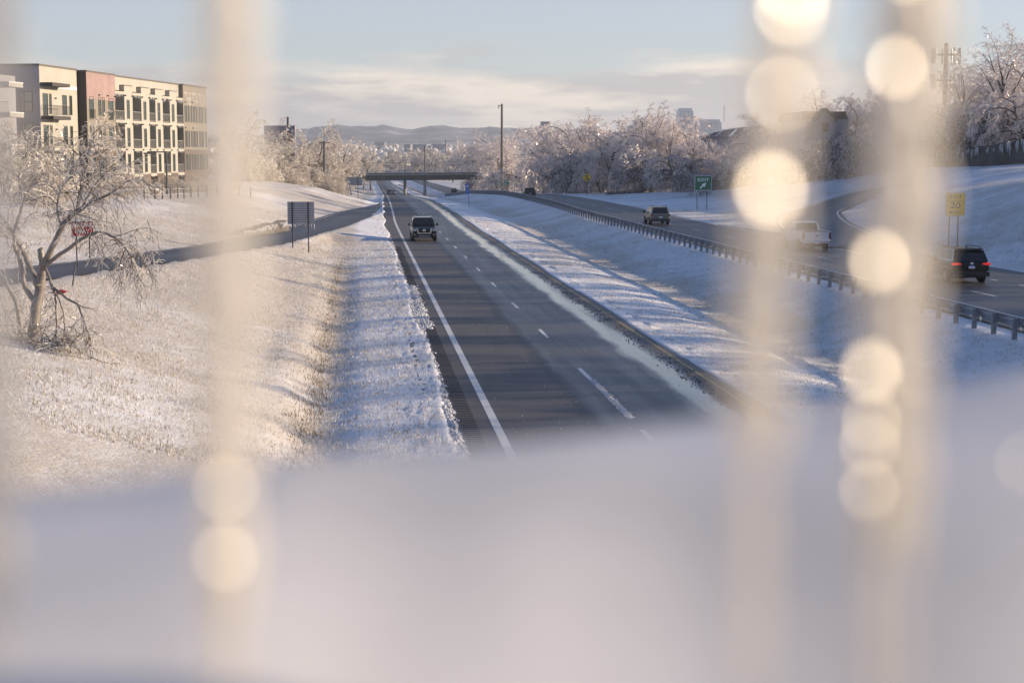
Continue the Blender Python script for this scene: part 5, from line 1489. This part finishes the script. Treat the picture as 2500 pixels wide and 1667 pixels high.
# ------------------------------------------------------------------ the broken tree, left
D0 = 45.0
base = px(75, 885, D0); bg_ = gz(base.x, D0)
bt = empty('broken_tree', (base.x, D0, bg_), 0, 'storm-broken tree with split trunk and drooping iced branches at left', 'tree')
ob = Vector(bt.location)
def P3(u, v, dy=0.0): return px(u, v, D0 + dy) - ob
limbs = [
    ([(72, 905, 0), (82, 800, 0), (98, 700, .1), (104, 650, .1), (99, 606, .15)], (.24, .21, .19, .15, .12)),
    ([(104, 655, 0), (128, 605, -.2), (150, 558, -.4), (172, 532, -.5), (200, 508, -.6), (240, 490, -.7), (285, 462, -.9), (325, 436, -1.0)], (.13, .12, .11, .10, .085, .06, .035, .018)),
    ([(108, 650, 0), (160, 612, -.5), (200, 582, -.8), (235, 568, -1.0), (270, 575, -1.2), (303, 600, -1.3), (328, 645, -1.4)], (.09, .075, .065, .055, .04, .03, .016)),
    ([(94, 700, 0), (68, 640, .5), (42, 590, .8), (15, 545, 1.0), (-20, 500, 1.2)], (.13, .11, .09, .06, .03)),
    ([(88, 740, 0), (62, 700, .3), (48, 640, .5), (35, 580, .6), (48, 520, .7), (68, 470, .8), (92, 430, 1.0)], (.12, .10, .09, .075, .055, .035, .018)),
    ([(150, 558, -.4), (140, 500, -.2), (150, 462, 0), (176, 432, .2), (205, 412, .4)], (.05, .045, .035, .025, .012)),
    ([(200, 508, -.6), (225, 460, -.4), (262, 420, -.3), (300, 405, -.2)], (.045, .035, .025, .012)),
    ([(110, 655, -.1), (126, 695, -.4), (136, 735, -.5), (139, 800, -.6), (136, 860, -.6), (142, 905, -.6)], (.055, .05, .045, .035, .025, .012)),
    ([(128, 700, -.4), (162, 728, -.7), (190, 745, -.9), (207, 785, -1.0), (217, 830, -1.1), (222, 880, -1.1)], (.05, .045, .04, .03, .02, .01)),
    ([(124, 692, -.4), (150, 745, -.5), (158, 800, -.5), (150, 850, -.5), (165, 900, -.6)], (.04, .032, .026, .02, .01)),
    ([(60, 900, .3), (52, 820, .5), (40, 740, .7), (10, 690, .8), (-30, 660, .9)], (.12, .10, .08, .05, .03)),
    ([(105, 880, -.2), (103, 830, -.3), (101, 800, -.3)], (.06, .05, .03)),
]
tm = MB(); tw = []
rd = random.Random(3)
for pts, rad in limbs:
    q = resample([P3(*p) for p in pts], 4)
    rads = np.interp(np.linspace(0, len(pts) - 1, len(q)), range(len(pts)), rad)
    q = [p + Vector((rd.gauss(0, .012), rd.gauss(0, .012), rd.gauss(0, .012))) for p in q]
    tm.tube(q, list(rads * .72), 8)
tm.build('trunk', M['bark_ice'], bt, True)
def twigs(o, d, L, r, l, droop):
    n = 6; pts = [o.copy()]; p = o.copy()
    for i in range(n):
        d = (d + Vector((rd.gauss(0, .22), rd.gauss(0, .22), rd.gauss(0, .18) - droop))).normalized(); p = p + d * L / n; pts.append(p.copy())
    tw.append((pts, [max(.006, r * (1 - .7 * i / n)) for i in range(n + 1)]))
    if l > 0:
        for j in range(rd.randint(3, 5)):
            i = rd.randint(1, n - 1)
            nd = (pts[i + 1] - pts[i]).normalized() + Vector((rd.gauss(0, .7), rd.gauss(0, .7), rd.gauss(0, .55)))
            twigs(pts[i], nd.normalized(), L * rd.uniform(.4, .7), r * .6, l - 1, droop)
for li, (pts, rad) in enumerate(limbs):
    q = resample([P3(*p) for p in pts], 4)
    if li == 0 or li == 11: continue
    cnt = (0, 30, 24, 14, 17, 12, 13, 12, 12, 10, 8)[li]
    for j in range(cnt):
        t = (.30 + .70 * rd.random()) * (len(q) - 1); i = min(int(t), len(q) - 2)
        o = q[i].lerp(q[i + 1], t - i); d = (q[i + 1] - q[i]).normalized() + Vector((rd.gauss(0, .7), rd.gauss(0, .7), rd.gauss(.1, .5)))
        hang = li in (7, 8, 9)
        twigs(o, d.normalized(), rd.uniform(.7, 1.5) if not hang else rd.uniform(.4, .8), .017, 2, .13 if not hang else .10)
for j in range(46):     # tangle where the torn limb reaches the ground
    o = P3(rd.gauss(140, 26), rd.uniform(850, 918), rd.gauss(-.7, .45)); o.z = max(o.z, .05)
    d = Vector((rd.gauss(0, 1), rd.gauss(0, .8), abs(rd.gauss(.2, .5))))
    twigs(o, d.normalized(), rd.uniform(.5, 1.1), .014, 1, .12)
for j in range(34):     # shoots round the foot
    o = P3(rd.gauss(70, 26), rd.uniform(880, 910), rd.gauss(.1, .4)); o.z = max(o.z, 0)
    twigs(o, Vector((rd.gauss(0, .5), rd.gauss(0, .5), 1)).normalized(), rd.uniform(.6, 1.4), .013, 1, .08)
tag(link('iced_branches', paths_mesh(tw, 4, 'iced_branches', M['twig_near']), bt))
print('broken tree twigs', len(tw))
q = px(142, 760, 58)
tag(link('red_scrap', MB().poly_y([(-.22, 0), (.20, .02), (.30, .10), (.05, .16), (-.18, .10)], 0, .25).mesh('red_scrap', M['red_sign']), None, (q.x, 58, gz(q.x, 58))), 'scrap of red litter on the snow behind the broken tree', 'litter')

# ------------------------------------------------------------------ the bridge the camera stands on: snowy parapet and iced railing, out of focus
DB = 0.375
edge_pts = [(-1500, 1290), (-300, 1215), (0, 1195), (400, 1150), (700, 1110), (1000, 1100), (1250, 1082), (1600, 1045), (1850, 1010), (2100, 972), (2300, 938), (2500, 900), (3200, 830), (4500, 800)]
eu = np.array([e[0] for e in edge_pts], float); ev = np.array([e[1] for e in edge_pts], float)
us = np.linspace(-2600, 4600, 120)
prof = [(-.03, .64), (-.008, .60), (0, .56), (-.001, .52), (-.008, .47), (-.021, .42), (-.041, .37), (-.074, .31), (-.115, .25), (-.16, .20), (-.36, .17)]
SV = np.zeros((len(us), len(prof) + 1, 3))
for i, uu in enumerate(us):
    yc = float(np.interp(uu, [-2600, 0, 1250, 2500, 4600], [.46, .53, .585, .67, .80]))
    x = (uu - CX) / F * yc
    zc = px(uu, float(np.interp(uu, eu, ev)), yc).z
    for j, (dz, yy) in enumerate(prof):
        lump = .0007 * math.sin(23 * x + 9 * yy) * math.sin(33 * yy + 5 * x + 1) + .0005 * math.sin(57 * x + 21 * yy + 2) * math.sin(13 * x + 40 * yy)
        SV[i, j + 1] = (x, yy + yc - .56 + .006 * math.sin(23 * x + 1.3), zc + dz + lump)
    SV[i, 0] = (x, .66 + yc - .56, zc - .30)
xs = us
bridge = empty('camera_bridge_parapet', (0, .45, 6.2), 0, 'blurred snow-covered bridge parapet right in front of the camera', 'parapet')
SV[:, :, 1] -= .45; SV[:, :, 2] -= 6.2
link('snow_cover', grid_mesh('snow_cover', SV.reshape(-1, 3), len(xs), len(prof) + 1, mat('parapet_snow', (.66, .64, .625), .6, var=.16, scale=7)), bridge)
cw = MB()
for xa, ya, xb, yb in ((-.42, -.10, .70, .42),):
    cw.add([(xa, ya, -1.0), (xb, yb, -1.0), (xb, yb + .16, -1.0), (xa, ya + .16, -1.0), (xa, ya, .60), (xb, yb, .60), (xb, yb + .16, .60), (xa, ya + .16, .60)], [(0, 3, 2, 1), (4, 5, 6, 7), (0, 1, 5, 4), (1, 2, 6, 5), (2, 3, 7, 6), (3, 0, 4, 7)])
cw.build('concrete_wall', M['concrete'], bridge)
MB().box(-3, 3, -3.0, .5, -1.25, -1.01).build('deck', M['concrete'], bridge)
# railing
mi, nt, b, o = nodes('rime_ice')
b.inputs['Base Color'].default_value = (.84, .79, .72, 1); b.inputs['Roughness'].default_value = .3
tl = nt.nodes.new('ShaderNodeBsdfTranslucent'); tl.inputs['Color'].default_value = (.84, .79, .70, 1)
ms = nt.nodes.new('ShaderNodeMixShader'); ms.inputs[0].default_value = .55
nt.links.new(b.outputs[0], ms.inputs[1]); nt.links.new(tl.outputs[0], ms.inputs[2]); nt.links.new(ms.outputs[0], o.inputs[0])
mb_, nt, b, o = nodes('polished_ice_face')
gl = nt.nodes.new('ShaderNodeBsdfGlossy'); gl.inputs['Color'].default_value = (.70, .66, .58, 1); gl.inputs['Roughness'].default_value = .40
nt.links.new(gl.outputs[0], o.inputs[0])
rail = empty('bridge_railing', (0, DB, 6.86), 0, 'blurred ice-coated railing rods glittering close to the camera', 'railing')
ro_ = Vector(rail.location)
HALF = (TO_SUN + Vector((0, -1, 0.0))).normalized()
bead_me = MB().lathe([(.30, -1.0), (.85, -.75), (1.0, -.35), (1.0, -.05), (.92, .0)], 10).mesh('ice_bead', mb_)
BARS = [  # column positions down the photograph, rod thickness in mm, sparkling beads
    ([(-15, -150), (-20, 700), (-20, 1640)], 9.0, []),
    ([(560, -150), (556, 600), (550, 1690)], 12.5, [(552, 1190, 1.5, .8), (549, 1360, 1.9, 1)]),
    ([(1948, -150), (1885, 470), (1852, 900), (1838, 1690)], 12.0, [(1932, 20, 1.7, 1), (1938, -35, 2.2, 1), (1912, 230, 1.2, 1), (1882, 462, 2.2, 1)]),
    ([(2222, -150), (2165, 600), (2142, 1000), (2130, 1690)], 14.0, [(2212, -70, 2.4, 1), (2190, 165, 2.2, 1), (2147, 638, 2.5, 1), (2127, 905, 3.0, 1), (2128, 1030, 2.0, 1), (2123, 1085, 2.0, 1), (2123, 1195, 2.2, 1)]),
    ([(2310, -150), (2262, 500), (2235, 1000), (2205, 1690)], 7.0, [(2500, 1130, 1.6, 1)]),
]
for bi, (pts, mm, beads) in enumerate(BARS):
    DBk = DB + (0, 0, -.03, .04, .042)[bi]
    q = resample([px(u, v, DBk) - ro_ for u, v in pts], 14)
    rads = [mm * .00045 * (1 + .16 * math.sin(i * 1.7) + random.uniform(-.10, .14)) for i in range(len(q))]
    vv_ = np.interp(np.linspace(0, len(pts) - 1, len(q)), range(len(pts)), [p_[1] for p_ in pts])
    lo_ = 1380 if bi < 2 else 1020 if bi == 2 else 1220      # below this the rod is thinned, so its brightness fades as if shaded
    rads = [r_ * float(np.interp(v_, [lo_, lo_ + 140], [1, .34])) for r_, v_ in zip(rads, vv_)]
    q = [p + Vector((random.gauss(0, .0007), random.gauss(0, .0007), 0)) for p in q]
    ext = [q[0] + Vector((0, 0, .22))] + q
    rod = MB().tube(ext, [rads[0]] + rads, 12).build('baluster', mi, rail, True)
    for u, v, s, _ in beads:
        c = px(u, v, DBk - .012) - ro_
        k = link('ice_bead', bead_me, rod, c, None, (s * .0009,) * 3)
        k.rotation_mode = 'QUATERNION'; k.rotation_quaternion = HALF.to_track_quat('Z', 'Y')
MB().tube([(-.9, 0, .47), (0, 0, .47), (.9, 0, .47)], .018, 10).build('top_rail', mi, rail, True)

# ------------------------------------------------------------------ winter haze over the valley
hz, nt, b, o = nodes('valley_haze')
nt.nodes.remove(b)
pv = nt.nodes.new('ShaderNodeVolumePrincipled')
pv.inputs['Color'].default_value = (.86, .92, 1.0, 1)
pv.inputs['Density'].default_value = 0.00016
pv.inputs['Anisotropy'].default_value = 0.3
nt.links.new(pv.outputs[0], o.inputs['Volume'])
tag(link('haze', MB().box(-2900, 2900, -150, 5600, -60, 125).mesh('haze', hz)), kind='stuff')
